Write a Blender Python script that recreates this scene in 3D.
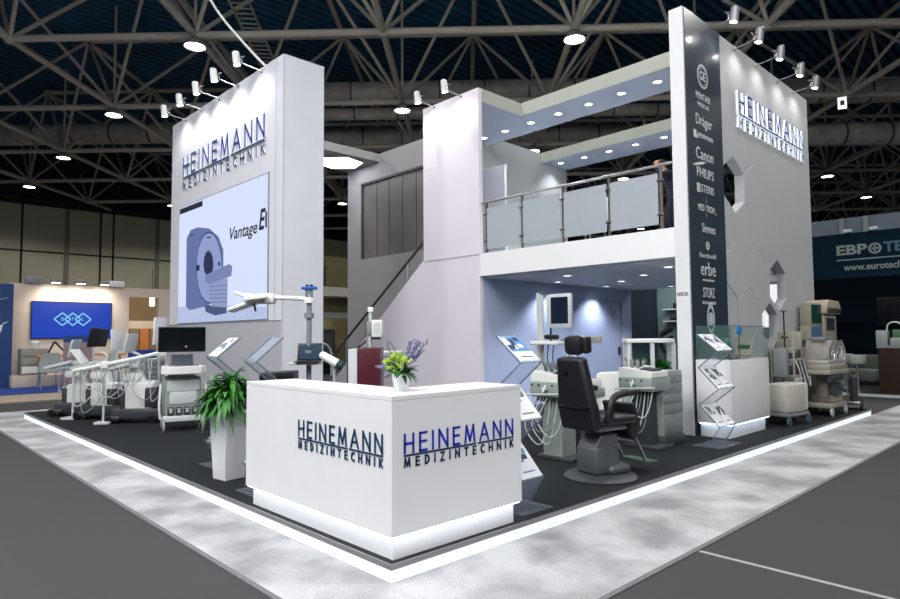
import bpy, bmesh, math, random
from mathutils import Matrix, Vector, Euler
from mathutils.geometry import tessellate_polygon
random.seed(7)
for o in list(bpy.data.objects): bpy.data.objects.remove(o)
scene = bpy.context.scene
COL = scene.collection
PI = math.pi
R = math.radians

# ------------------------------------------------------------------ camera
cd = bpy.data.cameras.new('camera'); cam = bpy.data.objects.new('camera', cd); COL.objects.link(cam)
CX, CY, CZ, YAW, PIT, ROL, F = -2.5781, -3.2702, 1.6, 0.8095, 0.0567, -0.0074, 629.8
fw = Vector((math.cos(YAW)*math.cos(PIT), math.sin(YAW)*math.cos(PIT), math.sin(PIT)))
r0 = Vector((math.sin(YAW), -math.cos(YAW), 0)); u0 = r0.cross(fw)
rr = r0*math.cos(ROL) + u0*math.sin(ROL); uu = u0*math.cos(ROL) - r0*math.sin(ROL)
m = Matrix((rr, uu, -fw)).transposed().to_4x4(); m.translation = Vector((CX, CY, CZ))
cam.matrix_world = m
cd.sensor_width = 36; cd.lens = F*36/900; cd.clip_end = 300; cd.clip_start = .05
scene.camera = cam

# ------------------------------------------------------------------ world, exposure
w = bpy.data.worlds.new('hall_ambience'); scene.world = w; w.use_nodes = True
bg = w.node_tree.nodes['Background']; bg.inputs[0].default_value = (.62, .72, 1, 1); bg.inputs[1].default_value = 0.085
vs = scene.view_settings
vs.view_transform = 'Standard'; vs.look = 'None'; vs.gamma = 1; vs.use_curve_mapping = False
vs.exposure = 0.0
P_BAY = 880       # watt of a high bay hall lamp
P_SPOT = 23       # arm spotlights of the stand
P_DOWN = 50       # recessed downlights

def area_lamp(name, loc, target, size, power, color=(1, 1, 1)):
    l = bpy.data.lights.new(name, 'AREA'); l.energy = power; l.size = size; l.color = color
    o = bpy.data.objects.new(name, l); COL.objects.link(o); o.location = loc
    o.rotation_euler = (Vector(target)-Vector(loc)).to_track_quat('-Z', 'Y').to_euler(); return o
# added fill lights without fixtures, high over the aisles, brightening counter and tower
area_lamp('aisle_fill_west', (-6, 1.5, 8.5), (0, 2, 1), 5, 1050, (.97, .98, 1))
area_lamp('aisle_fill_south', (-1, -9, 9.8), (2, 4, 2), 6, 850, (.97, .98, 1))

def lin(c):
    return tuple(((v/255)/12.92 if v/255 <= .04045 else (((v/255)+.055)/1.055)**2.4) for v in c) + (1,)

MATS = {}
def mat(name, rgb, rough=.5, metal=0, emit=0, ecol=None, noise=0, nscale=20, alpha=1, trans=0, ior=1.45, bump=0, coat=0, stretch=None, spec=None):
    if name in MATS: return MATS[name]
    m = bpy.data.materials.new(name); m.use_nodes = True; nt = m.node_tree
    b = nt.nodes['Principled BSDF']; c = lin(rgb)
    b.inputs['Base Color'].default_value = c
    b.inputs['Roughness'].default_value = rough; b.inputs['Metallic'].default_value = metal
    b.inputs['IOR'].default_value = ior
    if spec is not None: b.inputs['Specular IOR Level'].default_value = spec
    if coat: b.inputs['Coat Weight'].default_value = coat
    if emit:
        b.inputs['Emission Color'].default_value = lin(ecol or rgb); b.inputs['Emission Strength'].default_value = emit
    if alpha < 1: b.inputs['Alpha'].default_value = alpha
    if trans: b.inputs['Transmission Weight'].default_value = trans
    if noise or bump:
        tc = nt.nodes.new('ShaderNodeTexCoord'); n = nt.nodes.new('ShaderNodeTexNoise')
        mp = nt.nodes.new('ShaderNodeMapping')
        if stretch: mp.inputs['Scale'].default_value = stretch
        n.inputs['Scale'].default_value = nscale; n.inputs['Detail'].default_value = 6
        nt.links.new(tc.outputs['Object'], mp.inputs['Vector']); nt.links.new(mp.outputs[0], n.inputs['Vector'])
        if noise:
            cr = nt.nodes.new('ShaderNodeValToRGB')
            cr.color_ramp.elements[0].position = .3; cr.color_ramp.elements[1].position = .7
            cr.color_ramp.elements[0].color = tuple(max(0, v*(1-noise)) for v in c[:3]) + (1,)
            cr.color_ramp.elements[1].color = tuple(min(1, v*(1+noise)) for v in c[:3]) + (1,)
            nt.links.new(n.outputs['Fac'], cr.inputs['Fac']); nt.links.new(cr.outputs[0], b.inputs['Base Color'])
        if bump:
            bp = nt.nodes.new('ShaderNodeBump'); bp.inputs['Strength'].default_value = bump; bp.inputs['Distance'].default_value = .01
            nt.links.new(n.outputs['Fac'], bp.inputs['Height']); nt.links.new(bp.outputs[0], b.inputs['Normal'])
    MATS[name] = m; return m

WHITE = mat('white_laminate', (226, 226, 228), .35, noise=.015, nscale=3)
PLINTH = mat('white_plinth_paint', (228, 229, 232), .5, noise=.01)
FABRIC = mat('white_stretched_fabric', (214, 216, 223), .8, noise=.03, nscale=2, bump=.05)
LILAC = mat('pale_lilac_fabric', (222, 216, 225), .8, noise=.02, nscale=2)
GREYW = mat('grey_wall_paint', (160, 158, 160), .7, noise=.03, nscale=3)
COOLTINTW = mat('cool_light_tinted_wall', (180, 190, 220), .6, noise=.02, nscale=3)  # blue cast of the cool room lights is put into the wall colour
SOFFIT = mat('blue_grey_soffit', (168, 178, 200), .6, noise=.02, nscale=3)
WALLR = mat('warm_grey_wall_panel', (178, 180, 182), .65, noise=.02, nscale=3)
DARKP = mat('anthracite_gloss_panel', (52, 62, 72), .28, noise=.05, nscale=2, coat=.3)
CARPET = mat('charcoal_carpet', (41, 44, 46), .95, noise=.22, nscale=260, bump=.3, spec=.1)
HALLF = mat('grey_carpet_runner', (66, 66, 68), .9, noise=.07, nscale=120, bump=.1, spec=.2)
CHROME = mat('brushed_steel', (190, 190, 194), .38, metal=1, noise=.05)
ALU = mat('anodised_aluminium_edge', (150, 150, 152), .35, metal=.7, noise=.03)
BLACK = mat('black_plastic', (18, 19, 21), .4, noise=.1)
DGREY = mat('dark_grey_plastic', (58, 62, 66), .45, noise=.05)
MGREY = mat('mid_grey_plastic', (125, 130, 132), .45, noise=.04)
LGREY = mat('light_grey_enamel', (192, 197, 198), .35, noise=.03)
OFFW = mat('off_white_plastic', (224, 226, 222), .35, noise=.03)
BEIGE = mat('beige_plastic', (150, 146, 133), .45, noise=.04)
SAGE = mat('grey_green_enamel', (140, 150, 146), .4, noise=.05)
VINYL = mat('black_leatherette', (26, 28, 31), .42, noise=.15, nscale=40, bump=.1)
RUBBER = mat('grey_rubber_wheel', (88, 92, 94), .6, noise=.1)
SCREEN = mat('dark_glass_screen', (10, 16, 18), .12, noise=.1)
NAVYSCR = mat('navy_glass_screen', (24, 34, 52), .15, noise=.1)
GREEN = mat('leaf_green', (50, 118, 38), .45, noise=.35, nscale=9)
GREEN2 = mat('deep_leaf_green', (28, 78, 34), .45, noise=.35, nscale=9)
LIME = mat('lime_petals', (150, 185, 50), .6, noise=.2)
CREAM = mat('cream_petals', (226, 228, 180), .6, noise=.05)
LAV = mat('lavender_florets', (122, 122, 160), .7, noise=.25)
PLUM = mat('plum_leaf', (60, 35, 75), .6, noise=.2)
CERAM = mat('white_ceramic', (222, 224, 226), .25, noise=.01)
BURG = mat('burgundy_lacquer', (72, 14, 28), .35, noise=.08)
BLUEP = mat('blue_plastic', (20, 90, 175), .35, noise=.05)
PAPER = mat('white_paper', (226, 228, 230), .6, noise=.03)
NAVY = mat('navy_print', (26, 52, 92), .5, noise=.1)
SKYP = mat('sky_blue_print', (90, 140, 190), .5, noise=.2)
BLUELET = mat('blue_letter_face', (24, 46, 150), .4, noise=.05)
NAVYLET = mat('navy_letter_face', (22, 50, 88), .4, noise=.05)
TRUSS = mat('grey_painted_steel_tube', (176, 170, 158), .6, noise=.08, nscale=1.5)
DECK = mat('dark_blue_corrugated_steel', (30, 84, 112), .6, noise=.3, nscale=.8)
DUCT = mat('galvanised_duct_wrap', (176, 170, 160), .5, metal=.1, noise=.25, nscale=2)
HALLW = mat('olive_grey_cladding', (176, 170, 148), .7, noise=.05, nscale=.5)
LED = mat('white_led_strip', (120, 120, 120), .5, emit=.95, ecol=(240, 246, 255))
LEDC = mat('cool_led_strip', (255, 255, 255), .5, emit=5, ecol=(205, 232, 255))
LEDP = mat('plinth_led_strip', (255, 255, 255), .5, emit=8, ecol=(240, 246, 255))
LAMP = mat('lamp_glow', (255, 255, 255), .5, emit=14, ecol=(255, 250, 240))
DLAMP = mat('downlight_glow', (255, 255, 255), .5, emit=7, ecol=(240, 246, 255))
def glassy(name, rgb, alpha, rough=.05):
    m = mat(name, rgb, rough, alpha=alpha); return m
ACRYL = glassy('clear_acrylic', (190, 205, 225), .17)
ACRED = mat('acrylic_cut_edge', (105, 118, 140), .2, alpha=.65)
GLASS = glassy('clear_glass', (110, 145, 140), .12)
FROST = mat('frosted_glass', (176, 184, 192), .6, alpha=.84, noise=.02)
FROSTW = mat('frosted_window_film', (118, 114, 112), .4, noise=.1, nscale=1)

# ------------------------------------------------------------------ mesh builder
class MB:
    def __init__(s): s.v = []; s.f = []; s.mi = []; s.M = Matrix()
    def add(s, vs, fs, mi=0):
        b = len(s.v); s.v += [s.M @ Vector(v) for v in vs]
        s.f += [tuple(b+i for i in f) for f in fs]; s.mi += [mi]*len(fs); return s
    def box(s, x0, x1, y0, y1, z0, z1, mi=0):
        if x0 > x1: x0, x1 = x1, x0
        if y0 > y1: y0, y1 = y1, y0
        if z0 > z1: z0, z1 = z1, z0
        return s.add([(x0,y0,z0),(x1,y0,z0),(x1,y1,z0),(x0,y1,z0),(x0,y0,z1),(x1,y0,z1),(x1,y1,z1),(x0,y1,z1)],
              [(0,3,2,1),(4,5,6,7),(0,1,5,4),(1,2,6,5),(2,3,7,6),(3,0,4,7)], mi)
    def rbox(s, x0, x1, y0, y1, z0, z1, r=.02, mi=0, seg=2):
        bm = bmesh.new(); bmesh.ops.create_cube(bm, size=1)
        for v in bm.verts:
            v.co = Vector(((x0+x1)/2+v.co.x*(x1-x0), (y0+y1)/2+v.co.y*(y1-y0), (z0+z1)/2+v.co.z*(z1-z0)))
        r = min(r, abs(x1-x0)*.49, abs(y1-y0)*.49, abs(z1-z0)*.49)
        bmesh.ops.bevel(bm, geom=list(bm.edges), offset=r, segments=seg, affect='EDGES', profile=.5)
        bm.verts.index_update(); s.add([v.co for v in bm.verts], [[v.index for v in f.verts] for f in bm.faces], mi); bm.free(); return s
    def obox(s, c, sz, rot=(0,0,0), r=0, mi=0):
        old = s.M; s.M = old @ Matrix.Translation(c) @ Euler(rot).to_matrix().to_4x4()
        a, b, d = sz[0]/2, sz[1]/2, sz[2]/2
        (s.rbox(-a,a,-b,b,-d,d,r,mi) if r else s.box(-a,a,-b,b,-d,d,mi)); s.M = old; return s
    def cyl(s, p0, p1, ra, rb=None, n=14, mi=0, caps=True):
        rb = ra if rb is None else rb
        p0 = Vector(p0); p1 = Vector(p1); d = (p1-p0).normalized()
        a = d.orthogonal().normalized(); b = d.cross(a)
        vs = [p0+(a*math.cos(2*PI*i/n)+b*math.sin(2*PI*i/n))*ra for i in range(n)] + [p1+(a*math.cos(2*PI*i/n)+b*math.sin(2*PI*i/n))*rb for i in range(n)]
        fs = [(i, (i+1)%n, n+(i+1)%n, n+i) for i in range(n)]
        if caps: fs += [tuple(range(n-1,-1,-1)), tuple(range(n, 2*n))]
        return s.add(vs, fs, mi)
    def bar(s, p0, p1, wd, th, mi=0, up=(0,0,1)):
        p0 = Vector(p0); p1 = Vector(p1); d = (p1-p0).normalized(); a = d.cross(Vector(up))
        if a.length < 1e-4: a = d.orthogonal()
        a.normalize(); b = a.cross(d); a = a*wd/2; b = b*th/2
        vs = [p0-a-b, p0+a-b, p0+a+b, p0-a+b, p1-a-b, p1+a-b, p1+a+b, p1-a+b]
        return s.add(vs, [(0,3,2,1),(4,5,6,7),(0,1,5,4),(1,2,6,5),(2,3,7,6),(3,0,4,7)], mi)
    def tube(s, pts, r, n=8, mi=0, smooth=0):
        pts = [Vector(p) for p in pts]
        if smooth:
            q = []
            for i in range(len(pts)-1):
                p0 = pts[max(i-1,0)]; p1 = pts[i]; p2 = pts[i+1]; p3 = pts[min(i+2, len(pts)-1)]
                for k in range(smooth):
                    t = k/smooth
                    q.append(.5*((2*p1)+(-p0+p2)*t+(2*p0-5*p1+4*p2-p3)*t*t+(-p0+3*p1-3*p2+p3)*t**3))
            pts = q+[pts[-1]]
        vs = []; a = None
        for i, p in enumerate(pts):
            d = (pts[min(i+1, len(pts)-1)]-pts[max(i-1, 0)]).normalized()
            a = d.orthogonal().normalized() if a is None else (a-d*a.dot(d)).normalized()
            b = d.cross(a); rad = (lambda f: r[int(f)]+(r[min(int(f)+1, len(r)-1)]-r[int(f)])*(f-int(f)))(i*(len(r)-1)/(len(pts)-1)) if isinstance(r, list) else r
            vs += [p+(a*math.cos(2*PI*k/n)+b*math.sin(2*PI*k/n))*rad for k in range(n)]
        fs = [(i*n+k, i*n+(k+1)%n, (i+1)*n+(k+1)%n, (i+1)*n+k) for i in range(len(pts)-1) for k in range(n)]
        fs += [tuple(range(n-1,-1,-1)), tuple(range((len(pts)-1)*n, len(pts)*n))]
        return s.add(vs, fs, mi)
    def lathe(s, prof, c=(0,0,0), n=24, mi=0, axis='z'):
        vs = []
        for r_, z in prof:
            for k in range(n):
                a = 2*PI*k/n; p = (r_*math.cos(a), r_*math.sin(a), z)
                if axis == 'x': p = (p[2], p[0], p[1])
                if axis == 'y': p = (p[1], p[2], p[0])
                vs.append((c[0]+p[0], c[1]+p[1], c[2]+p[2]))
        fs = [(i*n+k, i*n+(k+1)%n, (i+1)*n+(k+1)%n, (i+1)*n+k) for i in range(len(prof)-1) for k in range(n)]
        fs += [tuple(range(n-1,-1,-1)), tuple(range((len(prof)-1)*n, len(prof)*n))]
        return s.add(vs, fs, mi)
    def ball(s, c, r, n=12, mi=0):
        r = r if isinstance(r, (tuple, list)) else (r, r, r); vs = []; m_ = n//2+1
        for i in range(m_+1):
            th = PI*i/m_
            for k in range(n):
                vs.append((c[0]+r[0]*math.sin(th)*math.cos(2*PI*k/n), c[1]+r[1]*math.sin(th)*math.sin(2*PI*k/n), c[2]+r[2]*math.cos(th)))
        return s.add(vs, [(i*n+k, (i+1)*n+k, (i+1)*n+(k+1)%n, i*n+(k+1)%n) for i in range(m_) for k in range(n)], mi)
    def prism(s, poly, d, plane='xy', o=0, mi=0, holes=()):
        """poly (2D) in a plane, extruded from o to o+d along the remaining axis"""
        def p3(p, h):
            return {'xy': (p[0], p[1], h), 'xz': (p[0], h, p[1]), 'yz': (h, p[0], p[1])}[plane]
        loops = [list(poly)]+[list(h) for h in holes]
        flat = [p for l in loops for p in l]; n = len(flat)
        tris = tessellate_polygon([[Vector((p[0], p[1], 0)) for p in l] for l in loops])
        vs = [p3(p, o) for p in flat]+[p3(p, o+d) for p in flat]
        fs = [tuple(t) for t in tris]+[tuple(i+n for i in reversed(t)) for t in tris]
        b = 0
        for l in loops:
            k = len(l); fs += [(b+i, b+(i+1)%k, n+b+(i+1)%k, n+b+i) for i in range(k)]; b += k
        return s.add(vs, fs, mi)
    def build(s, name, mats, parent=None, smooth=30, loc=None, rz=0, bevel=0):
        me = bpy.data.meshes.new(name); me.from_pydata([tuple(v) for v in s.v], [], s.f)
        mats = mats if isinstance(mats, (list, tuple)) else [mats]
        for m_ in mats: me.materials.append(m_)
        me.polygons.foreach_set('material_index', s.mi); me.update()
        bm = bmesh.new(); bm.from_mesh(me); bmesh.ops.recalc_face_normals(bm, faces=bm.faces); bm.to_mesh(me); bm.free()
        if smooth:
            me.polygons.foreach_set('use_smooth', [True]*len(me.polygons)); me.set_sharp_from_angle(angle=R(smooth))
        o = bpy.data.objects.new(name, me); COL.objects.link(o)
        if parent: o.parent = parent
        if loc: o.location = loc
        if rz: o.rotation_euler.z = rz
        if bevel:
            bv = o.modifiers.new('soft_edges', 'BEVEL'); bv.width = bevel; bv.segments = 2; bv.limit_method = 'ANGLE'
        return o

def tag(o, label, cat, group=None, kind=None):
    if label: o['label'] = label
    if cat: o['category'] = cat
    if group: o['group'] = group
    if kind: o['kind'] = kind
    return o
def thing(name, label, cat, loc=(0,0,0), rz=0, group=None):
    o = bpy.data.objects.new(name, None); COL.objects.link(o); o.location = loc; o.rotation_euler.z = rz
    o.empty_display_size = .1
    return tag(o, label, cat, group)
def struct(o): o['kind'] = 'structure'; return o
def dup(root, loc, rz=None, label=None, group=None):
    def cp(o, par):
        c = o.copy(); COL.objects.link(c); c.parent = par
        for ch in [q for q in KIDS.get(o.name, [])]: cp(ch, c)
        return c
    KIDS = {}
    for q in bpy.data.objects:
        if q.parent: KIDS.setdefault(q.parent.name, []).append(q)
    c = cp(root, None); c.location = loc
    if rz is not None: c.rotation_euler.z = rz
    if label: c['label'] = label
    if group: c['group'] = group
    return c
def spot_light(name, loc, direction, power, angle=70, blend=.6, color=(1,1,1), size=.03, parent=None):
    l = bpy.data.lights.new(name, 'SPOT'); l.energy = power; l.spot_size = R(angle); l.spot_blend = blend; l.color = color; l.shadow_soft_size = size
    o = bpy.data.objects.new(name, l); COL.objects.link(o); o.location = loc
    o.rotation_euler = Vector(direction).to_track_quat('-Z', 'Y').to_euler()
    if parent: o.parent = parent
    return o
def frame(o, u):
    """matrix whose x runs along u, y up and z out of a vertical wall; o is the origin"""
    u = Vector(u).normalized(); v = Vector((0,0,1)); n = u.cross(v)
    m_ = Matrix((u, v, n)).transposed().to_4x4(); m_.translation = Vector(o); return m_
UL = (0,-1,0)   # reading direction on walls that look to the left aisle
UR = (1,0,0)    # reading direction on walls that look to the right aisle
def text(s, size, M, name, material, parent=None, width=None, depth=.004, align='CENTER', shear=0, bold=0):
    c = bpy.data.curves.new('t', 'FONT'); c.body = s; c.size = size; c.align_x = align; c.align_y = 'CENTER'; c.extrude = depth; c.shear = shear; c.resolution_u = 3; c.offset = bold
    t = bpy.data.objects.new('t', c); COL.objects.link(t)
    bpy.context.view_layer.update()
    me = bpy.data.meshes.new_from_object(t.evaluated_get(bpy.context.evaluated_depsgraph_get()))
    bpy.data.objects.remove(t)
    if width:
        xs = [v.co.x for v in me.vertices]; k = width/max(1e-6, max(xs)-min(xs))
        for v in me.vertices: v.co.x *= k
    me.transform(M); me.name = name; me.materials.clear(); me.materials.append(material)
    o = bpy.data.objects.new(name, me); COL.objects.link(o)
    if parent: o.parent = parent
    return o
# ---- stroke lettering of the stand's signs
ST = {'H': (.62, [((0,0),(0,1)),((.62,0),(.62,1)),((0,.5),(.62,.5))]),
      'E': (.48, [((0,0),(0,1)),((0,1),(.48,1)),((0,.52),(.44,.52)),((0,0),(.48,0))]),
      'I': (.0, [((0,0),(0,1))]),
      'N': (.66, [((0,0),(0,1)),((0,1),(.66,0)),((.66,0),(.66,1))]),
      'M': (.8, [((0,0),(.1,1)),((.1,1),(.4,.1)),((.4,.1),(.7,1)),((.7,1),(.8,0))]),
      'A': (.74, [((0,0),(.37,1)),((.37,1),(.74,0)),((.13,.32),(.61,.32))]),
      'D': (.56, [((0,0),(0,1))]+[(( .12+.44*math.sin(PI*i/8)*1, .5+.5*math.cos(PI*i/8)),(.12+.44*math.sin(PI*(i+1)/8), .5+.5*math.cos(PI*(i+1)/8))) for i in range(8)]+[((0,1),(.12,1)),((0,0),(.12,0))]),
      'Z': (.54, [((0,1),(.54,1)),((.54,1),(0,0)),((0,0),(.54,0))]),
      'T': (.56, [((0,1),(.56,1)),((.28,0),(.28,1))]),
      'C': (.56, [((.36-.36*math.sin(a), .5+.5*math.cos(a)),(.36-.36*math.sin(b), .5+.5*math.cos(b))) for a, b in [(-.6+i*(PI+1.2)/9, -.6+(i+1)*(PI+1.2)/9) for i in range(9)]]),
      'K': (.56, [((0,0),(0,1)),((0,.42),(.54,1)),((.14,.55),(.56,0))])}
def strokes(mb, ch, x, y, sx, sy, t, d0, d1, mi_side=1, mi_face=0):
    for (a, b) in ST[ch][1]:
        p = Vector((x+a[0]*sx, y+a[1]*(sy-t)+t/2)); q = Vector((x+b[0]*sx, y+b[1]*(sy-t)+t/2)); d = (q-p).normalized(); nn = Vector((-d.y, d.x))*t/2
        e = d*t/2
        P = [p-e-nn, q+e-nn, q+e+nn, p-e+nn]
        mb.add([(v.x, v.y, d0) for v in P]+[(v.x, v.y, d1) for v in P], [(0,3,2,1),(0,1,5,4),(1,2,6,5),(2,3,7,6),(3,0,4,7)], mi_side)
        mb.add([(v.x, v.y, d1) for v in P], [(0,1,2,3)], mi_face)
def lettering(parent, M, width, height, faces, side, depth, name='lettering'):
    """two rows and a rule; M places the lower left corner"""
    root = parent
    def row(s, y, h, t, gap, wd, face):
        tot = sum(ST[c][0] for c in s); n = len(s)-1
        sx = (wd-t)/(tot+gap*n); x = t/2
        for c in s:
            mb = MB(); mb.M = M; strokes(mb, c, x, y, sx, h, t, .002, depth); mb.build('letter', [face, side], root, smooth=0)
            x += (ST[c][0]+gap)*sx
    row('HEINEMANN', height*.405, height*.595, height*.070, .5, width, faces[0])
    row('MEDIZINTECHNIK', 0, height*.29, height*.050, 1.0, width, faces[1])
    mb = MB(); mb.M = M
    mb.box(0, width*.62, height*.33, height*.38, .002, depth, 1); mb.box(width*.62+.02*width, width, height*.33, height*.38, .002, depth, 1)
    mb.add([(0,height*.33,depth+.0005),(width*.62,height*.33,depth+.0005),(width*.62,height*.38,depth+.0005),(0,height*.38,depth+.0005)], [(0,1,2,3)], 0)
    mb.add([(width*.64,height*.33,depth+.0005),(width,height*.33,depth+.0005),(width,height*.38,depth+.0005),(width*.64,height*.38,depth+.0005)], [(0,1,2,3)], 0)
    mb.build('underline', [faces[1], side], root, smooth=0)
# ================================================================== HALL
def box_struct(name, x0, x1, y0, y1, z0, z1, m_): return struct(MB().box(x0,x1,y0,y1,z0,z1).build(name, m_, smooth=0))
struct(MB().box(-25, 75, -25, 60, -.2, 0).build('floor', HALLF, smooth=0))
# pale concrete strip around the platform (worn, blotchy)
CONC = bpy.data.materials.new('worn_pale_concrete'); CONC.use_nodes = True
nt = CONC.node_tree; b = nt.nodes['Principled BSDF']; b.inputs['Roughness'].default_value = .55
tc = nt.nodes.new('ShaderNodeTexCoord')
def noise_node(sc, det, mp=None):
    n = nt.nodes.new('ShaderNodeTexNoise'); n.inputs['Scale'].default_value = sc; n.inputs['Detail'].default_value = det
    nt.links.new(tc.outputs['Object'], n.inputs['Vector']); return n
n1 = noise_node(1.6, 12); n2 = noise_node(95, 3); vor = nt.nodes.new('ShaderNodeTexVoronoi'); vor.inputs['Scale'].default_value = 5
nt.links.new(tc.outputs['Object'], vor.inputs['Vector'])
r1 = nt.nodes.new('ShaderNodeValToRGB'); r1.color_ramp.elements[0].color = lin((134,135,137)); r1.color_ramp.elements[1].color = lin((186,187,189)); r1.color_ramp.elements[0].position = .38; r1.color_ramp.elements[1].position = .62
r2 = nt.nodes.new('ShaderNodeValToRGB'); r2.color_ramp.elements[0].color = (.8,.8,.8,1); r2.color_ramp.elements[1].color = (1,1,1,1); r2.color_ramp.elements[0].position = .36; r2.color_ramp.elements[1].position = .5
r3 = nt.nodes.new('ShaderNodeValToRGB'); r3.color_ramp.elements[0].color = (.45,.45,.45,1); r3.color_ramp.elements[1].color = (1,1,1,1); r3.color_ramp.elements[0].position = .035; r3.color_ramp.elements[1].position = .06
mx = nt.nodes.new('ShaderNodeMixRGB'); mx.blend_type = 'MULTIPLY'; mx.inputs[0].default_value = 1
mx2 = nt.nodes.new('ShaderNodeMixRGB'); mx2.blend_type = 'MULTIPLY'; mx2.inputs[0].default_value = .8
nt.links.new(n1.outputs['Fac'], r1.inputs[0]); nt.links.new(n2.outputs['Fac'], r2.inputs[0]); nt.links.new(vor.outputs['Distance'], r3.inputs[0])
nt.links.new(r1.outputs[0], mx.inputs[1]); nt.links.new(r2.outputs[0], mx.inputs[2]); nt.links.new(mx.outputs[0], mx2.inputs[1]); nt.links.new(r3.outputs[0], mx2.inputs[2]); nt.links.new(mx2.outputs[0], b.inputs['Base Color'])
mb = MB(); mb.prism([(-.62,-1.06),(14.6,-1.06),(14.6,0),(0,0),(0,11.82),(.0,13.3),(-.62,13.3)], .008, 'xy', 0)
mb.box(0, 13, 11.82, 13.3, 0, .008)
struct(mb.build('floor_concrete_strip', CONC, smooth=0))
struct(MB().prism([(-.66,13.3),(-.66,-1.10),(14.6,-1.10),(14.6,-1.06),(-.62,-1.06),(-.62,13.3)], .011, 'xy', 0).build('trim_1', mat('grey_floor_tape', (105,105,107), .8, noise=.1), smooth=0))
struct(MB().box(1.985, 2.02, -9, -1.10, 0, .004).build('trim_2', mat('pale_carpet_seam', (150,150,150), .9, noise=.1), smooth=0))
# hall wall far behind on the left, panelled
mb = MB(); mb.box(-30, 75, 44, 44.3, 0, 10.5)
for x in (-14, -8.3, -2.6, 1.9, 7.6, 13.3, 19, 24.7): mb.box(x-.13, x+.13, 43.9, 44, 0, 10.5, 1)
for x in (-5.4, 5.1, 9.6, 10.4, 16.1): mb.box(x-.06, x+.06, 43.97, 44, 0, 10.5, 2)
for z in (7.1, 3.6): mb.box(-30, 75, 43.97, 44, z, z+.1, 2)
mb.box(-30, 75, 43.6, 43.9, 10.1, 10.4, 2)
struct(MB().box(-30, 75, 44, 44.3, 10.5, 14.6).build('wall_back_upper', mat('dark_roof_void_fill', (30,30,30), .8, noise=.1), smooth=0))  # added dark band standing for the unlit roof space above the wall
struct(mb.build('wall_back', [HALLW, mat('wall_post_grey', (120,118,108), .7, noise=.05), mat('wall_seam_dark', (28,27,24), .8, noise=.05)], smooth=0))
struct(MB().box(70, 70.3, -25, 44, 0, 14.6).build('wall_right', mat('dark_brown_hall_wall', (48,44,40), .8, noise=.2, nscale=.4), smooth=0))
# corrugated roof deck
mb = MB(); P_ = .42; x = -30
prof = []
y = -30.0
while y < 60:
    prof += [(y, 14.6), (y+.21, 14.6), (y+.26, 14.82), (y+.37, 14.82)]; y += P_
for a, b_ in zip(prof[:-1], prof[1:]):
    mb.add([(-30,a[0],a[1]),(76,a[0],a[1]),(76,b_[0],b_[1]),(-30,b_[0],b_[1])], [(0,1,2,3)])
struct(mb.build('ceiling', DECK, smooth=0))
# space frame
mb = MB(); O = Vector((4.4, 6.95)); s_ = 3.875
camxy = Vector((CX, CY)); cf = Vector((math.cos(YAW), math.sin(YAW))); cr_ = Vector((math.sin(YAW), -math.cos(YAW)))
def ND(a, b, z): return Vector((O.x+s_*(a+b), O.y+s_*(a-b), z))
ZB, ZT = 10.35, 14.25
def vis(p, mrg=4.5, far=62):
    d = Vector((p.x, p.y))-camxy; dz = d.dot(cf); return 4 < dz < far and abs(d.dot(cr_)) < dz*.72+mrg
for a in range(-3, 14):
    for b_ in range(-11, 12):
        p = ND(a, b_, ZB); far = (Vector((p.x, p.y))-camxy).dot(cf) > 34
        if not vis(p): continue
        if p.y > 43 or p.x > 69: continue
        n = 6 if far else 10
        for q in (ND(a+1, b_, ZB), ND(a, b_+1, ZB)): mb.cyl(p, q, .105, n=n, caps=False)
        mb.ball(p, .17, 8)
        for da in (-.5, .5):
            for db in (-.5, .5):
                q = ND(a+da, b_+db, ZT); mb.cyl(p, q, .065, n=n, caps=False)
        q = ND(a+.5, b_+.5, ZT)
        for q2 in (ND(a+1.5, b_+.5, ZT), ND(a+.5, b_+1.5, ZT)): mb.cyl(q, q2, .1, n=n, caps=False)
        mb.ball(q, .15, 8)
        if (a+b_) % 2 == 0: mb.cyl((p.x, p.y, ZB), (p.x, p.y, ZT), .05, n=6)
o = mb.build('ceiling_space_frame', TRUSS); struct(o)
# ducts along the cross chords
def duct(depth, lat0, lat1, z, r, label):
    c = camxy+cf*depth; d = Vector((1,-1)).normalized()
    p0 = c+d*lat0; p1 = c+d*lat1; mb = MB(); mb.cyl((p0.x,p0.y,z), (p1.x,p1.y,z), r, n=20)
    t = lat0
    while t < lat1:
        q = c+d*t; q2 = c+d*(t+.08); mb.cyl((q.x,q.y,z), (q2.x,q2.y,z), r*1.05, n=20, mi=1); t += 1.9
    tag(mb.build('ventilation_duct', [DUCT, mat('duct_band', (95,92,88), .4, metal=.5, noise=.1)]), label, 'duct')
duct(26.6, -8, 12, 12.1, .46, 'topmost thick round duct crossing the roof above the stair wall')
duct(27.4, -8, 12, 11.45, .27, 'thinner round duct directly under the topmost thick duct')
duct(30.5, -8, 12, 11.3, .58, 'fat wrapped duct low behind the thin one, above the stair opening')
duct(24.5, 12.5, 26, 11.0, .45, 'thick round duct in the roof at the far right edge, uppermost there')
duct(27, 13, 28, 10.1, .5, 'lower thick duct at the far right under the uppermost one')
duct(30, -26, -10, 11.6, .5, 'round duct in the dark roof on the left behind the hall lamps')
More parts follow.
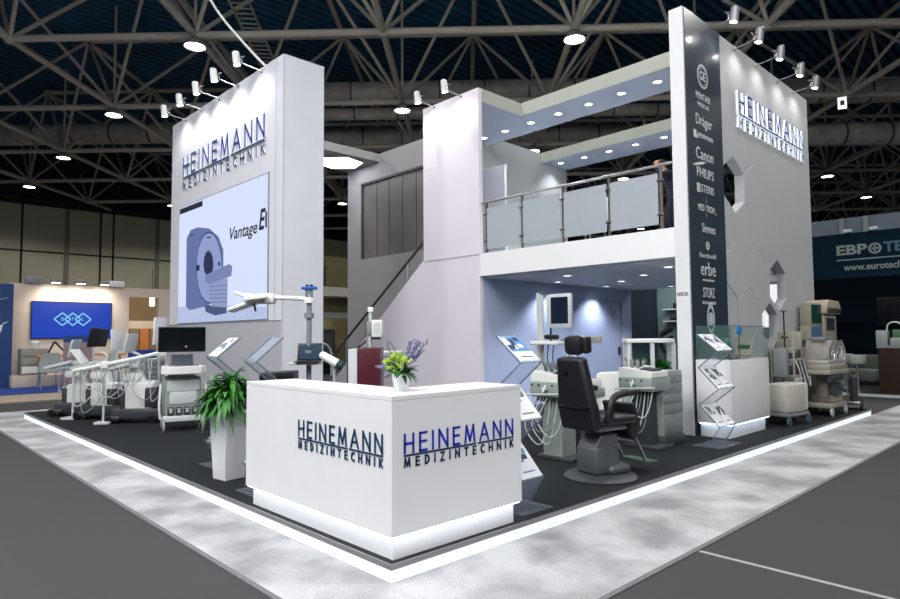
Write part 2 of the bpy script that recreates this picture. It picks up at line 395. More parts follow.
# cable tray and service pipes on the left
mb = MB(); A = Vector((1.2, 8.5, 11.2)); B = Vector((9.5, 19, 11.2)); d = (B-A).normalized(); sd = Vector((-d.y, d.x, 0))*.28
mb.bar(A-sd, B-sd, .03, .1); mb.bar(A+sd, B+sd, .03, .1)
for i in range(46): q = A.lerp(B, i/45); mb.bar(q-sd, q+sd, .04, .03)
tag(mb.build('cable_tray', TRUSS, smooth=0), 'ladder shaped steel cable tray under the roof above the left tower', 'cable tray')
mb = MB(); mb.tube([(2.9,7.3,6.55),(2.6,7.6,7.0),(2.2,8.2,7.9),(1.6,8.6,9.3),(1.0,8.8,10.4)], .022, smooth=6)
tag(mb.build('power_cable', OFFW), 'white power cable sagging from the roof to the top of the left tower', 'cable')
# high bay lamps
def high_bay(loc, label):
    t = thing('high_bay_lamp', label, 'lamp', loc, 0, 'high bay lamps under the roof')
    MB().lathe([(.06,.62),(.09,.6),(.1,.3),(.16,.22),(.19,.2)], n=16).cyl((0,0,.5), (.0,0,.78), .02).build('housing', DGREY, t)
    MB().lathe([(.19,.2),(.3,.06),(.315,0),(.30,0),(.285,.06),(.17,.19)], n=24).build('reflector', MGREY, t)
    MB().lathe([(.0,.03),(.27,.03),(.27,.02),(.0,.02)], n=24).build('lens', LAMP, t)
    spot_light('lamp_light', (0,0,-.02), (0,0,-1), P_BAY, 150, .35, (1,.98,.95), .25, t)
    return t
hb = None
names = {(0,1): 'high bay lamp nearest to the left tower, top left corner of the photo', (0,2): 'second high bay lamp from the left tower in the left row', (0,3): 'third high bay lamp from the left tower in the left row', (0,4): 'farthest high bay lamp of the left row, above the hall wall',
         (1,0): 'brightest high bay lamp, hanging above the roof opening in the middle', (1,1): 'high bay lamp right beside the column spotlights', (2,1): 'high bay lamp seen through the roof opening of the upper deck',
         (4,0): 'nearest high bay lamp beyond the right wall', (5,0): 'middle high bay lamp beyond the right wall', (6,0): 'farthest high bay lamp at the right edge'}
for i in range(-2, 7):
    for j in range(-2, 5):
        if (i, j) in ((-2,4), (-2,3), (-1,4), (3,3), (3,4), (4,4), (5,4), (6,4), (5,3), (6,3), (4,3)): continue
        p = (4.4+7.75*i, 6.95+7.75*j, 10.0)
        if i > 3 and j < 0: continue
        d = Vector((p[0], p[1]))-camxy; dz = d.dot(cf)
        inview = dz > 3 and abs(d.dot(cr_)) < dz*.75 and (8.6/dz < .52)
        lab = names.get((i, j), 'high bay lamp hanging behind the stand' if inview else 'high bay lamp over the aisle in front of the stand')
        if hb is None: hb = high_bay(p, lab)
        else: dup(hb, p, 0, lab)

# ================================================================== STAND SHELL
ZP = .12
X1, Y1 = 11.75, 11.82
mb = MB(); mb.box(.03, X1-.03, .03, Y1-.03, .01, .1); struct(mb.build('floor_platform_base', BLACK, smooth=0))
struct(MB().box(.012, X1-.012, .012, Y1-.012, .1, ZP).build('floor_platform_carpet', CARPET, smooth=0))
mb = MB()
for (a, b_, c, d_) in ((0, X1, 0, .012), (0, .012, .012, Y1), (X1-.012, X1, .012, Y1), (.012, X1-.012, Y1-.012, Y1)): mb.box(a, b_, c, d_, .088, ZP+.003)
struct(mb.build('trim_3', ALU, smooth=0))
mb = MB()
for (a, b_, c, d_) in ((.008, X1-.008, .008, .03), (.008, .03, .03, Y1-.008), (X1-.03, X1-.008, .03, Y1-.03), (.03, X1-.008, Y1-.03, Y1-.008)): mb.box(a, b_, c, d_, .004, .087)
struct(mb.build('trim_4', LED, smooth=0))
# left tower
mb = MB(); mb.box(2.73, 3.55, 6.45, 11.64, ZP, 6.52)
mb.box(2.715, 2.73, 6.47, 11.62, 1.86, 1.885, 1); mb.box(2.725, 2.73, 6.70, 6.705, ZP, 6.5, 1)
for y in (7.75, 8.85, 9.95, 11.05): mb.box(2.728, 2.73, y, y+.004, 5.75, 6.52, 1)
for x in (2.735, 3.542): mb.box(x, x+.008, 6.447, 6.45, ZP, 6.52, 1)
struct(mb.build('wall_tower', [FABRIC, mat('fabric_joint_grey', (140,140,146), .8)], smooth=0, bevel=.01))
struct(MB().box(2.715, 2.73, 6.46, 11.63, ZP, 1.858).build('wall_tower_lower_panel', mat('pale_grey_lower_panel', (176,178,184), .7, noise=.03), smooth=0))
# column, stair cheek
mb = MB(); mb.prism([(5.2,ZP),(10.8,ZP),(10.8,.14),(6.87,3.22),(6.87,6.52),(5.2,6.52)], .1, 'yz', 6.31)
mb.box(6.302, 6.31, 5.2, 6.87, 3.17, 3.19, 1)

struct(mb.build('wall_column', [LILAC, mat('column_joint', (170,166,172), .8)], smooth=0, bevel=.006))
# stair
mb = MB(); N = 17
for i in range(N):
    y = 10.9-i*(4.1/N); z = ZP+(i+1)*(3.07/N); mb.box(6.42, 7.62, y-4.1/N-.02, y, z-.05, z); mb.box(6.42, 7.62, y-4.1/N, y-4.1/N+.02, z, min(z+.17, 3.18))
struct(mb.build('floor_stair', MGREY, smooth=0))
t = thing('stair_handrail', 'dark steel handrail climbing the stair beside the lilac side wall', 'handrail', (0,0,0))
def hz(y): return 1.31+(10.3-y)*.716
MB().tube([(6.47,10.75,hz(10.75)),(6.47,6.9,hz(6.9))], .03).build('rail', mat('dark_steel', (96,86,78), .3, metal=.8), t)
for y in (7.6, 8.38, 9.2, 10.0):
    zb = 3.22-(y-6.87)*.79-.12
    MB().cyl((6.47,y,zb), (6.47,y,hz(y)), .016).box(6.44,6.5,y-.03,y+.03,zb+.28,zb+.32).build('post', CHROME, t)
# stair wall with window
mb = MB(); mb.prism([(7.2,ZP),(11.68,ZP),(11.68,6.52),(7.2,6.52)], .12, 'yz', 7.65, holes=[[(8.2,3.72),(11.05,3.72),(11.05,5.85),(8.2,5.85)]])
struct(mb.build('wall_stair', GREYW, smooth=0))
struct(MB().box(7.72, 7.74, 8.2, 11.05, 3.72, 5.85).build('window_1', FROSTW, smooth=0))
mb = MB()
for y in (8.75, 9.3, 9.85, 10.4): mb.box(7.712, 7.72, y-.008, y+.008, 3.72, 5.85)
mb.box(7.66, 7.74, 8.2, 11.05, 5.8, 5.85); mb.box(7.66, 7.74, 11.0, 11.05, 3.72, 5.85); 
struct(mb.build('trim_5', mat('window_seam', (84,80,78), .5), smooth=0))
# canopy between tower and stair wall with hexagonal light
mb = MB(); mb.box(3.55, 7.77, 10.2, 11.68, 6.3, 6.52); struct(mb.build('ceiling_canopy', GREYW, smooth=0))
hexp = [(6.88+.62*math.cos(PI*i/3+.26), 10.94+.62*math.sin(PI*i/3+.26)) for i in range(6)]
t = thing('hexagon_ceiling_light', 'large glowing hexagonal light set in the canopy right of the left tower', 'lamp', (0,0,0))
MB().prism(hexp, .03, 'xy', 6.27).build('diffuser', DLAMP, t, smooth=0)
mb = MB(); mb.prism([(6.88+.66*math.cos(PI*i/3+.26), 10.94+.66*math.sin(PI*i/3+.26)) for i in range(6)], .025, 'xy', 6.274, holes=[hexp[::-1]]); mb.build('frame', MGREY, t, smooth=0)
# upper deck slab
mb = MB(); mb.box(6.31, 12.0, 1.18, 5.2, 2.745, 3.19); mb.box(6.42, 12.0, 5.2, 5.3, 2.745, 3.19); mb.box(7.77, 12.0, 5.3, 7.2, 2.9, 3.19)
struct(mb.build('floor_upper_deck', [mat('white_slab_fascia', (238,239,240), .5, noise=.01)], smooth=0, bevel=.004))
struct(MB().box(6.42, 11.98, 1.2, 5.2, 2.72, 2.745).build('ceiling_ground_room', mat('white_room_ceiling', (232,236,244), .6, noise=.01), smooth=0))
# ground room wall with door, coloured for its cool lights
mb = MB(); mb.prism([(6.42,ZP),(11.9,ZP),(11.9,2.72),(6.42,2.72)], .1, 'xz', 5.2, holes=[[(10.42,ZP+.01),(11.45,ZP+.01),(11.45,2.41),(10.42,2.41)]])
struct(mb.build('wall_ground_room', COOLTINTW, smooth=0))
d1 = struct(MB().box(10.44, 11.43, 5.225, 5.26, ZP+.01, 2.40).build('door_1', COOLTINTW, smooth=0))
MB().box(11.29,11.35,5.2,5.226,1.08,1.28).cyl((11.32,5.2,1.2),(11.32,5.16,1.2),.01).cyl((11.32,5.16,1.2),(11.2,5.16,1.2),.01).build('door_handle', DGREY, d1)
# upper deck walls
struct(MB().box(7.77, 12.0, 7.2, 7.3, 3.19, 6.52).build('wall_upper_deck', mat('sage_grey_paint', (178,184,184), .7, noise=.02), smooth=0))
tag(MB().rbox(8.0, 8.08, 6.02, 7.19, 3.19, 5.45, .01).build('partition_panel', mat('white_partition', (205,208,216), .5, noise=.01)), 'pale freestanding partition panel on the upper deck beside the column', 'partition')
# roof frame
FASC = mat('pale_green_grey_fascia', (176,180,170), .7, noise=.02)
mb = MB()
mb.box(6.415, 8.65, 5.2, 6.87, 6.25, 6.52); mb.box(7.77, 8.65, 6.87, 7.2, 6.25, 6.52); mb.box(7.62, 8.65, 1.2, 5.2, 6.25, 6.52); mb.box(10.85, 12.0, 1.2, 7.2, 6.25, 6.52); mb.box(8.65, 10.85, 1.2, 1.5, 6.25, 6.52)
for i, m2 in enumerate(mb.f): pass
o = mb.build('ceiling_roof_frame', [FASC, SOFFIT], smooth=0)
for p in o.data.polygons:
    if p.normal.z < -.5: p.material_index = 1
struct(o)
# recessed downlights
def downlight(loc, label, group, power, col=(.93,.96,1)):
    t = thing('recessed_downlight', label, 'lamp', loc, 0, group)
    MB().lathe([(.095,0),(.1,-.012),(.075,-.014),(.07,-.004)], n=20).build('trim_ring', OFFW, t)
    MB().lathe([(0,-.006),(.072,-.006),(.072,-.002),(0,-.002)], n=20).build('lens', DLAMP, t)
    spot_light('lamp_light', (0,0,-.03), (0,0,-1), power, 120, .7, col, .06, t); return t
ups = [(8.12,6.75),(8.11,6.08),(8.10,5.32),(8.09,4.57),(8.09,3.82),(8.07,3.06),(8.07,2.31),(11.26,6.85),(11.27,6.1),(11.26,5.35),(11.26,4.6),(11.24,3.84)]
place = ['half hidden by the column', 'second from the column', 'third from the column', 'fourth from the column', 'fifth from the column', 'second from the dark panel', 'nearest to the dark panel']
dl = None
for k, (x, y) in enumerate(ups):
    lab = ('round downlight in the front roof beam, '+place[k]) if k < 7 else 'round downlight in the rear roof beam, '+['at its left end','second from the left','in the middle','second from the right','nearest to the dark panel'][k-7]
    if dl is None: dl = downlight((x,y,6.25), lab, 'downlights in the roof beams', P_DOWN)
    else: dup(dl, (x,y,6.25), 0, lab)
dl2 = None
for k, (x, y) in enumerate([(7.25,3.81),(8.28,4.8),(10.15,4.8),(9.2,3.83),(8.28,2.8),(7.3,1.8),(11.4,3.85)]):
    lab = 'round downlight in the ground room ceiling, '+['nearest of the left pair','left, close to the blue wall','right, close to the blue wall','in the middle of the ceiling','large one right of the middle','front one partly behind the dark panel','rearmost by the dark panel'][k]
    if dl2 is None: dl2 = downlight((x,y,2.72), lab, 'downlights in the ground room ceiling', 130, (.84,.9,1))
    else: dup(dl2, (x,y,2.72), 0, lab)
# balcony railing
t = thing('balcony_railing', 'steel balcony railing with five posts and frosted glass along the upper deck', 'railing', (0,0,0))
XR = 6.36
PSTEEL = mat('dark_satin_steel', (120,114,108), .4, metal=.8, noise=.05)
MB().cyl((XR,5.18,4.19), (XR,1.2,4.19), .024).build('handrail', CHROME, t)
PY = (5.05, 4.15, 3.23, 2.31, 1.4)
for y in PY:
    mb = MB(); mb.box(XR-.012, XR+.012, y-.022, y+.022, 3.19, 4.17); mb.cyl((XR,y,3.19),(XR,y,3.2),.05)
    for z in (3.42, 3.95): mb.cyl((XR-.03,y-.05,z),(XR-.03,y+.05,z),.02); mb.cyl((XR-.045,y,z),(XR,y,z),.015)
    mb.build('post', PSTEEL, t)
for a, b_ in zip(PY[:-1], PY[1:]):
    MB().box(XR-.036, XR-.026, b_+.035, a-.035, 3.27, 4.06).build('glass_panel', FROST, t, smooth=0)
# dark sponsor panel and right wall
mb = MB(); mb.box(6.31, 7.58, .965, 1.18, ZP, 6.52)
struct(mb.build('wall_sponsor_panel', WHITE, smooth=0, bevel=.005))
struct(MB().box(6.345, 7.578, .95, .965, ZP, 6.515).build('wall_sponsor_facing', DARKP, smooth=0))
def hexa(cx, cz, r): return [(cx+r*math.cos(PI/3*i+PI/6), cz+r*math.sin(PI/3*i+PI/6)) for i in range(6)]
holes = [hexa(8.06,4.09,.48), hexa(9.91,2.49,.475), hexa(9.46,1.72,.43)]
mb = MB(); mb.prism([(7.58,ZP),(11.96,ZP),(11.96,6.52),(7.58,6.52)], .16, 'xz', .98, holes=holes)
struct(mb.build('wall_right_tower', WALLR, smooth=0))
mb = MB(); mb.box(7.58,11.96,1.26,1.27,3.3,6.52); 
# slightly raised hexagon tiles in stepped rows
mb = MB()
for cx, cz in ((8.89,4.09),(8.475,3.37),(8.89,2.65),(9.305,3.37),(8.06,2.65),(8.475,1.93),(8.06,1.21),(8.89,1.21),(7.98,3.37)):
    if cx < 8.02: continue
    mb.prism(hexa(cx, cz, .478), .012, 'xz', .968)
struct(mb.build('wall_hexagon_relief', WALLR, smooth=0, bevel=.008))
# ================================================================== SIGNS, SCREEN, SPOTLIGHTS
LSIDE = mat('white_letter_return', (225,228,235), .4)
LGLOW = mat('backlit_letter_return', (240,246,255), .4, emit=.35)
t = thing('company_sign', 'raised blue company lettering high on the left tower', 'sign', (2.73,10.89,4.87))
lettering(t, frame((0,0,0), UL), 3.84, .745, (BLUELET, NAVYLET), LSIDE, .035)
t = thing('company_sign', 'backlit raised blue company lettering high on the right wall', 'sign', (8.24,.98,5.1))
lettering(t, frame((0,0,0), UR), 3.27, .64, (BLUELET, NAVYLET), LGLOW, .045)
# LED wall with the scanner picture
def em(name, rgb, k=1.0): return mat(name, (0,0,0), .6, emit=k, ecol=rgb)
t = thing('video_wall', 'large glowing video wall showing a pale blue body scanner on the left tower', 'screen', (2.73,0,0))
MB().box(-.012, 0, 6.92, 11.10, 1.89, 4.52).build('bezel', mat('video_wall_bezel', (120,124,132), .5), t, smooth=0)
MB().box(-.02, -.012, 6.95, 11.08, 1.91, 4.5).build('display', em('display_pale_blue', (214,224,252), 1.0), t, smooth=0)
def pic(polys, name, m_, x=-.021):
    mb = MB()
    for p in polys:
        mb.add([(x, a, b) for a, b in p], [tuple(f) for f in tessellate_polygon([[Vector((a, b, 0)) for a, b in p]])])
    mb.build(name, m_, t, smooth=0)
pic([[(11.08,1.91),(6.95,1.91),(6.95,2.12),(8.3,2.2),(11.08,2.28)]], 'image_floor', em('display_floor', (190,202,236), .9), -.0205)
gan = [(10.64,3.76),(10.42,3.92),(10.04,3.93),(9.44,3.83),(8.98,3.6),(8.75,3.31),(8.74,2.92),(8.95,2.5),(9.4,2.24),(10.42,2.18),(10.62,2.27)]
pic([gan], 'image_scanner_body', em('display_scanner_shadow', (108,124,178), .8), -.021)
rim = [(8.78,2.96),(8.81,3.19),(8.91,3.4),(9.05,3.58),(9.23,3.71),(9.44,3.77),(9.65,3.76),(9.83,3.67),(9.98,3.52),(10.07,3.31),(10.1,3.07),(10.05,2.83),(9.95,2.61),(9.79,2.43),(9.59,2.32),(9.39,2.27),(9.19,2.3),(9.01,2.4),(8.88,2.55),(8.8,2.74)]
def sc(pl, k): cx = sum(p[0] for p in pl)/len(pl); cz = sum(p[1] for p in pl)/len(pl); return [(cx+(p[0]-cx)*k, cz+(p[1]-cz)*k) for p in pl]
pic([rim], 'image_scanner_rim', em('display_rim', (52,88,150), .8), -.0215)
pic([sc(rim, .95)], 'image_scanner_face', em('display_face', (150,164,212), .9), -.022)
bore = [(9.22,3.05),(9.25,2.95),(9.33,2.88),(9.44,2.87),(9.56,2.9),(9.65,2.98),(9.69,3.09),(9.66,3.25),(9.57,3.34),(9.46,3.36),(9.34,3.31),(9.25,3.2)]
pic([sc(bore,1.12)], 'image_bore_edge', em('display_bore_edge', (118,132,186), .8), -.0225)
pic([bore], 'image_bore', em('display_bore', (44,54,96), .6), -.023)
pic([[(9.62,2.26),(8.56,2.19),(8.56,2.06),(9.1,2.03),(9.56,2.12)]], 'image_table_base', em('display_table_base', (82,94,140), .8), -.0232)
pic([[(9.4,2.73),(8.53,2.74),(8.54,2.17),(9.27,2.22)]], 'image_table_column', em('display_table_column', (150,162,206), .9), -.0235)
pic([[(9.38,2.3+.08*i),(8.54,2.27+.08*i),(8.54,2.285+.08*i),(9.38,2.315+.08*i)] for i in range(5)], 'image_table_ribs', em('display_ribs', (104,116,166), .8), -.0238)
pic([[(9.6,2.88),(8.48,3.01),(8.33,2.96),(8.37,2.77),(9.4,2.68),(9.6,2.74)]], 'image_table_top', em('display_table_top', (128,140,190), .85), -.024)
pic([[(10.08,3.0),(9.9,3.0),(9.9,3.12),(10.08,3.12)], [(8.98,3.02),(8.88,3.02),(8.88,3.09),(8.98,3.09)], [(9.55,3.64),(9.35,3.62),(9.35,3.65),(9.55,3.67)], [(10.42,3.78),(10.24,3.8),(10.24,3.83),(10.42,3.81)]], 'image_controls', em('display_controls', (36,44,84), .6), -.0245)
pic([[(11.06,4.35),(9.8,4.35),(9.8,4.47),(11.06,4.47)]], 'image_caption_bar', em('display_bar', (28,32,58), .5), -.021)
TXT = em('display_text', (40,44,62), .5)
text('Vantage', .34, frame((-.022,7.93,3.58), UL), 'image_text', TXT, t, width=1.15, depth=.001, shear=.25, bold=.004)
text('E', .52, frame((-.022,7.18,3.68), UL), 'image_text', TXT, t, width=.26, depth=.001, shear=.25, bold=.012)
text('l', .40, frame((-.022,6.99,3.66), UL), 'image_text', TXT, t, width=.06, depth=.001, bold=.01)

# arm spotlights; local: arm base at origin on the wall edge, arm leads along +x out of the wall
def arm_spot(loc, rz, L, label, group, power, aim, body_m):
    t = thing('arm_spotlight', label, 'lamp', loc, rz, group)
    MB().tube([(0,0,0),(L*.75,0,.03),(L*.8,0,.09),(L-.02,0,.10)], .011, smooth=4).rbox(-.04,.02,-.03,.03,-.03,.02,.005).build('arm', CHROME, t)
    MB().cyl((L-.0,-.0,-.03), (L+.03,0,.19), .068, .062, 18).cyl((L+.03,0,.19),(L+.033,0,.21),.055,.045,18).build('lamp_body', body_m, t)
    MB().cyl((L-.012,0,-.035),(L-.01,0,-.028),.055,n=18).build('lens', LAMP, t)
    MB().tube([(L,-.07,.1),(L-.1,-.07,.14),(L-.1,.07,.14),(L,.07,.1)], .008).build('yoke', CHROME, t)
    spot_light('lamp_light', (L-.02,0,-.08), aim, power, 125, 1.0, (1,.985,.96), .04, t); return t
sp = None
for k, y in enumerate((7.24,8.2,9.05,9.91,10.78)):
    lab = 'white arm spotlight on top of the left tower, '+['nearest to the tower corner','second from the tower corner','middle one of five','fourth from the tower corner','farthest to the left'][k]
    if sp is None: sp = arm_spot((2.72,y,6.45), PI, .47, lab, 'spotlights over the left tower sign', P_SPOT, (-.75,0,-1), OFFW); 
    else: dup(sp, (2.72,y,6.45), PI, lab)
for o in [q for q in sp.children]:
    pass
for k, y in enumerate((6.5, 5.68)):
    dup(sp, (6.32,y,6.47), PI, 'white arm spotlight over the column, '+['left one of the pair','right one of the pair'][k], 'spotlights over the column')
spr = None
for k, x in enumerate((7.25,8.26,9.23,10.28,11.15)):
    lab = 'steel arm spotlight over the right wall, '+['nearest, above the dark panel','second from the dark panel','middle one of five','fourth from the dark panel','farthest from the dark panel'][k]
    if spr is None: spr = arm_spot((x,.97,6.48), -PI/2, .39, lab, 'spotlights over the right wall sign', P_SPOT*.6, (-.6,0,-1), mat('satin_grey_metal', (150,150,152), .45, metal=.6, noise=.05))
    else: dup(spr, (x,.97,6.48), -PI/2, lab)

# sponsor names on the dark panel
SP = mat('silver_print', (205,208,210), .5)
def sponsor(s, z, size, width, label, x=6.91, extra=None, sub=None, shear=0):
    t = thing('sponsor_logo', label, 'logo', (x,.95,z), 0, 'sponsor logos on the dark panel')
    if s: text(s, size, frame((0,0,0), UR), 'lettering', SP, t, width=width, depth=.003, shear=shear)
    if sub: text(sub[0], sub[1], frame((0,0,sub[3]), UR), 'lettering', SP, t, width=sub[2], depth=.003)
    if extra:
        mb = MB(); mb.M = frame((0,0,0), UR); extra(mb); mb.build('emblem', SP, t, smooth=0)
    return t
def ring(mb, cx, cz, r, th, n=24):
    for i in range(n):
        a = 2*PI*i/n; b_ = 2*PI*(i+1)/n
        mb.add([(cx+r*math.cos(a),cz+r*math.sin(a),.003),(cx+r*math.cos(b_),cz+r*math.sin(b_),.003),(cx+(r-th)*math.cos(b_),cz+(r-th)*math.sin(b_),.003),(cx+(r-th)*math.cos(a),cz+(r-th)*math.sin(a),.003)], [(0,1,2,3)])
sponsor('GE', 5.59, .2, .2, 'round silver monogram logo near the top of the dark panel', extra=lambda m_: (ring(m_,0,0,.19,.025), ring(m_,0,0,.145,.01)))
sponsor('PENTAX', 5.25, .15, .5, 'two-line silver logo directly under the round monogram on the dark panel', sub=('MEDICAL', .09, .4, -.13))
sponsor('Dräger', 4.87, .24, .56, 'silver logo starting with D and dotted a, third from top on the dark panel')
sponsor('HEINEMANN', 4.63, .1, .52, 'small silver one-line logo with square icon, fourth from top on the dark panel', x=6.95, extra=lambda m_: (m_.box(-.4,-.31,-.06,.06,0,.003), m_.box(-.29,-.26,-.06,.0,0,.003)))
sponsor('Canon', 4.34, .26, .6, 'wide silver logo starting with C, fifth from top on the dark panel')
sponsor('PHILIPS', 4.05, .21, .58, 'silver all capitals logo starting with P, sixth from top, no second line')
sponsor('STERIS', 3.81, .17, .45, 'silver capitals logo with striped square icon, seventh from top', x=6.97, extra=lambda m_: [m_.box(-.36+.04*i,-.335+.04*i,-.07,.07,0,.003) for i in range(3)])
sponsor('MED  TRON', 3.51, .14, .56, 'silver logo crossed by a thin curved line, eighth from top', extra=lambda m_: (m_.add([(0,.16,.003),(.008,.16,.003),(-.037,.0,.003),(-.045,0,.003)],[(0,1,2,3)]), m_.add([(-.045,0,.003),(-.037,0,.003),(.008,-.16,.003),(0,-.16,.003)],[(0,1,2,3)]), m_.box(.31,.36,-.05,-.035,0,.003)))
sponsor('Siemens', 3.2, .2, .46, 'silver script logo with tall S, above the dotted emblem', x=6.97)
sponsor('Berchtold', 2.78, .1, .56, 'small silver logo with round emblem above its name, on the dark panel', extra=lambda m_: (ring(m_,0,.16,.065,.03), m_.box(-.05,.05,.145,.175,0,.003)))
sponsor('erbe', 2.57, .3, .5, 'bold silver lower case logo, third from the bottom of the dark panel', sub=('power your performance', .06, .4, -.16))
sponsor('STORZ', 2.21, .22, .4, 'silver blocky capitals logo right above the oval crest', sub=('KARL STORZ — ENDOSKOPE', .06, .46, -.15))
sponsor('', 1.82, .1, .1, 'oval silver crest at the bottom of the dark panel', x=6.95, extra=lambda m_: (m_.prism([(.13*math.cos(PI*i/12), .22*math.sin(PI*i/12)) for i in range(24)], .002, 'xy', 0, holes=[[(.10*math.cos(-PI*i/8), .17*math.sin(-PI*i/8)) for i in range(16)]]), m_.prism([(.08*math.cos(PI*i/6), .1*math.sin(PI*i/6)) for i in range(12)], .002, 'xy', 0, holes=[[(.05*math.cos(-PI*i/6), .07*math.sin(-PI*i/6)) for i in range(12)]]), m_.box(-.03,.03,-.05,.05,0,.002), m_.box(-.07,.07,.2,.25,0,.002)))
t = tag(text('103C20', .075, frame((6.306,1.08,2.18), UL), 'stand_number', BLACK, None, width=.16, depth=.002), 'tiny black stand number on the white edge of the dark panel', 'number')

# ================================================================== RECEPTION COUNTER
t = thing('reception_counter', 'white L-shaped reception counter with blue company lettering at the front corner', 'counter', (.02,.02,ZP))
A_, B_, WD = 1.31, 2.09, .48
L = [(0,0),(A_,0),(A_,WD),(WD,WD),(WD,B_),(0,B_)]
MB().prism(L, .885, 'xy', .163).build('body', WHITE, t, smooth=0, bevel=.003)
MB().prism([(-.001,-.001),(A_+.001,-.001),(A_+.001,WD),(WD,WD),(WD,B_+.001),(-.001,B_+.001)], .03, 'xy', 1.05).build('countertop', WHITE, t, smooth=0, bevel=.002)
i_ = .05
MB().prism([(i_,i_),(A_-i_,i_),(A_-i_,WD-i_),(WD-i_,WD-i_),(WD-i_,B_-i_),(i_,B_-i_)], .163, 'xy', 0).build('plinth', PLINTH, t, smooth=0)
mb = MB(); mb.box(.012,.03,.012,B_-.02,.155,.162); mb.box(.03,A_-.02,.012,.03,.155,.162); mb.box(A_-.03,A_-.012,.03,WD-.03,.155,.162); mb.box(.03,WD-.03,B_-.03,B_-.012,.155,.162)
mb.build('led_strip', LEDP, t, smooth=0)
TEAL = mat('teal_navy_vinyl', (26,62,96), .3, noise=.05); ROYAL = mat('royal_blue_vinyl', (32,50,190), .3, noise=.1)
g = bpy.data.objects.new('lettering', None); COL.objects.link(g); g.parent = t
lettering(g, frame((-.001,1.18,.60), UL), 1.09, .225, (TEAL, TEAL), TEAL, .006)
g = bpy.data.objects.new('lettering', None); COL.objects.link(g); g.parent = t
lettering(g, frame((.10,-.001,.60), UR), 1.11, .225, (ROYAL, NAVYLET), NAVYLET, .006)

# flower pot
def leaf(mb, base, az, L, wd, lift, droop, seg=6, mi=0, tw=0):
    pts = []; a = Vector((math.cos(az), math.sin(az), 0)); sd = Vector((-math.sin(az), math.cos(az), 0))
    for i in range(seg+1):
        s = i/seg; h = L*(lift*s-droop*s*s); r = L*s*(1-.25*s*abs(lift)); ww = wd*math.sin(PI*min(1, .06+s*.94))**.8*(1 if s < .97 else .1)
        c = Vector(base)+a*r+Vector((0,0,h)); pts.append((c-sd*ww/2+Vector((0,0,ww*.2)), c, c+sd*ww/2+Vector((0,0,ww*.2))))
    vs = [v for p in pts for v in p]; fs = []
    for i in range(seg): b = i*3; fs += [(b,b+1,b+4,b+3),(b+1,b+2,b+5,b+4)]
    mb.add(vs, fs, mi)
t = thing('flower_pot', 'small white pot of lime flowers and lavender on the counter corner', 'plant', (.34,.31,ZP+1.08))
MB().lathe([(.0,0),(.048,0),(.055,.01),(.072,.12),(.076,.125),(.070,.125),(.064,.1),(0,.1)], n=28).build('pot', CERAM, t, smooth=50)
mb = MB(); rn = random.Random(3)
for i in range(46): leaf(mb, (0,0,.11), rn.uniform(0,2*PI), rn.uniform(.09,.19), .035, rn.uniform(.2,1.1), rn.uniform(.3,.9), 5, rn.choice((0,1)))
mb.build('leaves', [GREEN, GREEN2], t)
mb = MB()
for (x, y, z, r) in ((-.05,.02,.24,.038),(-.085,.05,.215,.03),(-.01,-.03,.225,.036),(-.06,-.02,.17,.03),(.01,.03,.25,.026),(-.1,.02,.17,.022)):
    for k in range(16): mb.ball((x+rn.gauss(0,r*.5), y+rn.gauss(0,r*.5), z+rn.gauss(0,r*.4)), r*.35, 6)
mb.build('lime_blooms', LIME, t)
mb = MB()
for k in range(12): mb.ball((.03+rn.gauss(0,.012), -.04+rn.gauss(0,.012), .215+rn.gauss(0,.01)), .014, 6)
mb.build('cream_bloom', CREAM, t)
mb = MB(); cr3 = Vector((.72,-.69,0))
for k in range(17):
    sgn = 1 if k < 12 else -1
    e = cr3*sgn*(rn.uniform(.05,.17) if sgn > 0 else rn.uniform(.1,.17))+Vector((rn.gauss(0,.03), rn.gauss(0,.03), rn.uniform(.22,.36) if sgn > 0 else rn.uniform(.1,.2)))
    s0 = Vector((0,0,.1)); mb.tube([s0, s0.lerp(e,.5)+Vector((0,0,.03)), e], .002, 5, 1)
    for q in range(14):
        c = s0.lerp(e, .62+.38*q/13)+Vector((rn.gauss(0,.007), rn.gauss(0,.007), rn.gauss(0,.005)+.02*(1-abs(q/13-.5)))); mb.ball(c, .008, 5)
mb.build('lavender_sprigs', [LAV, GREEN2], t)
mb = MB()
for k in range(8): leaf(mb, (0,0,.1), 2.2+rn.uniform(-.5,.5), rn.uniform(.12,.17), .03, rn.uniform(.3,1), .5, 5)
mb.tube([(0,0,.12),(-.04,.03,.3),(-.075,.06,.36),(-.07,.06,.30),(-.05,.04,.26)], .003, 5, smooth=4)
mb.build('plum_leaves', PLUM, t)

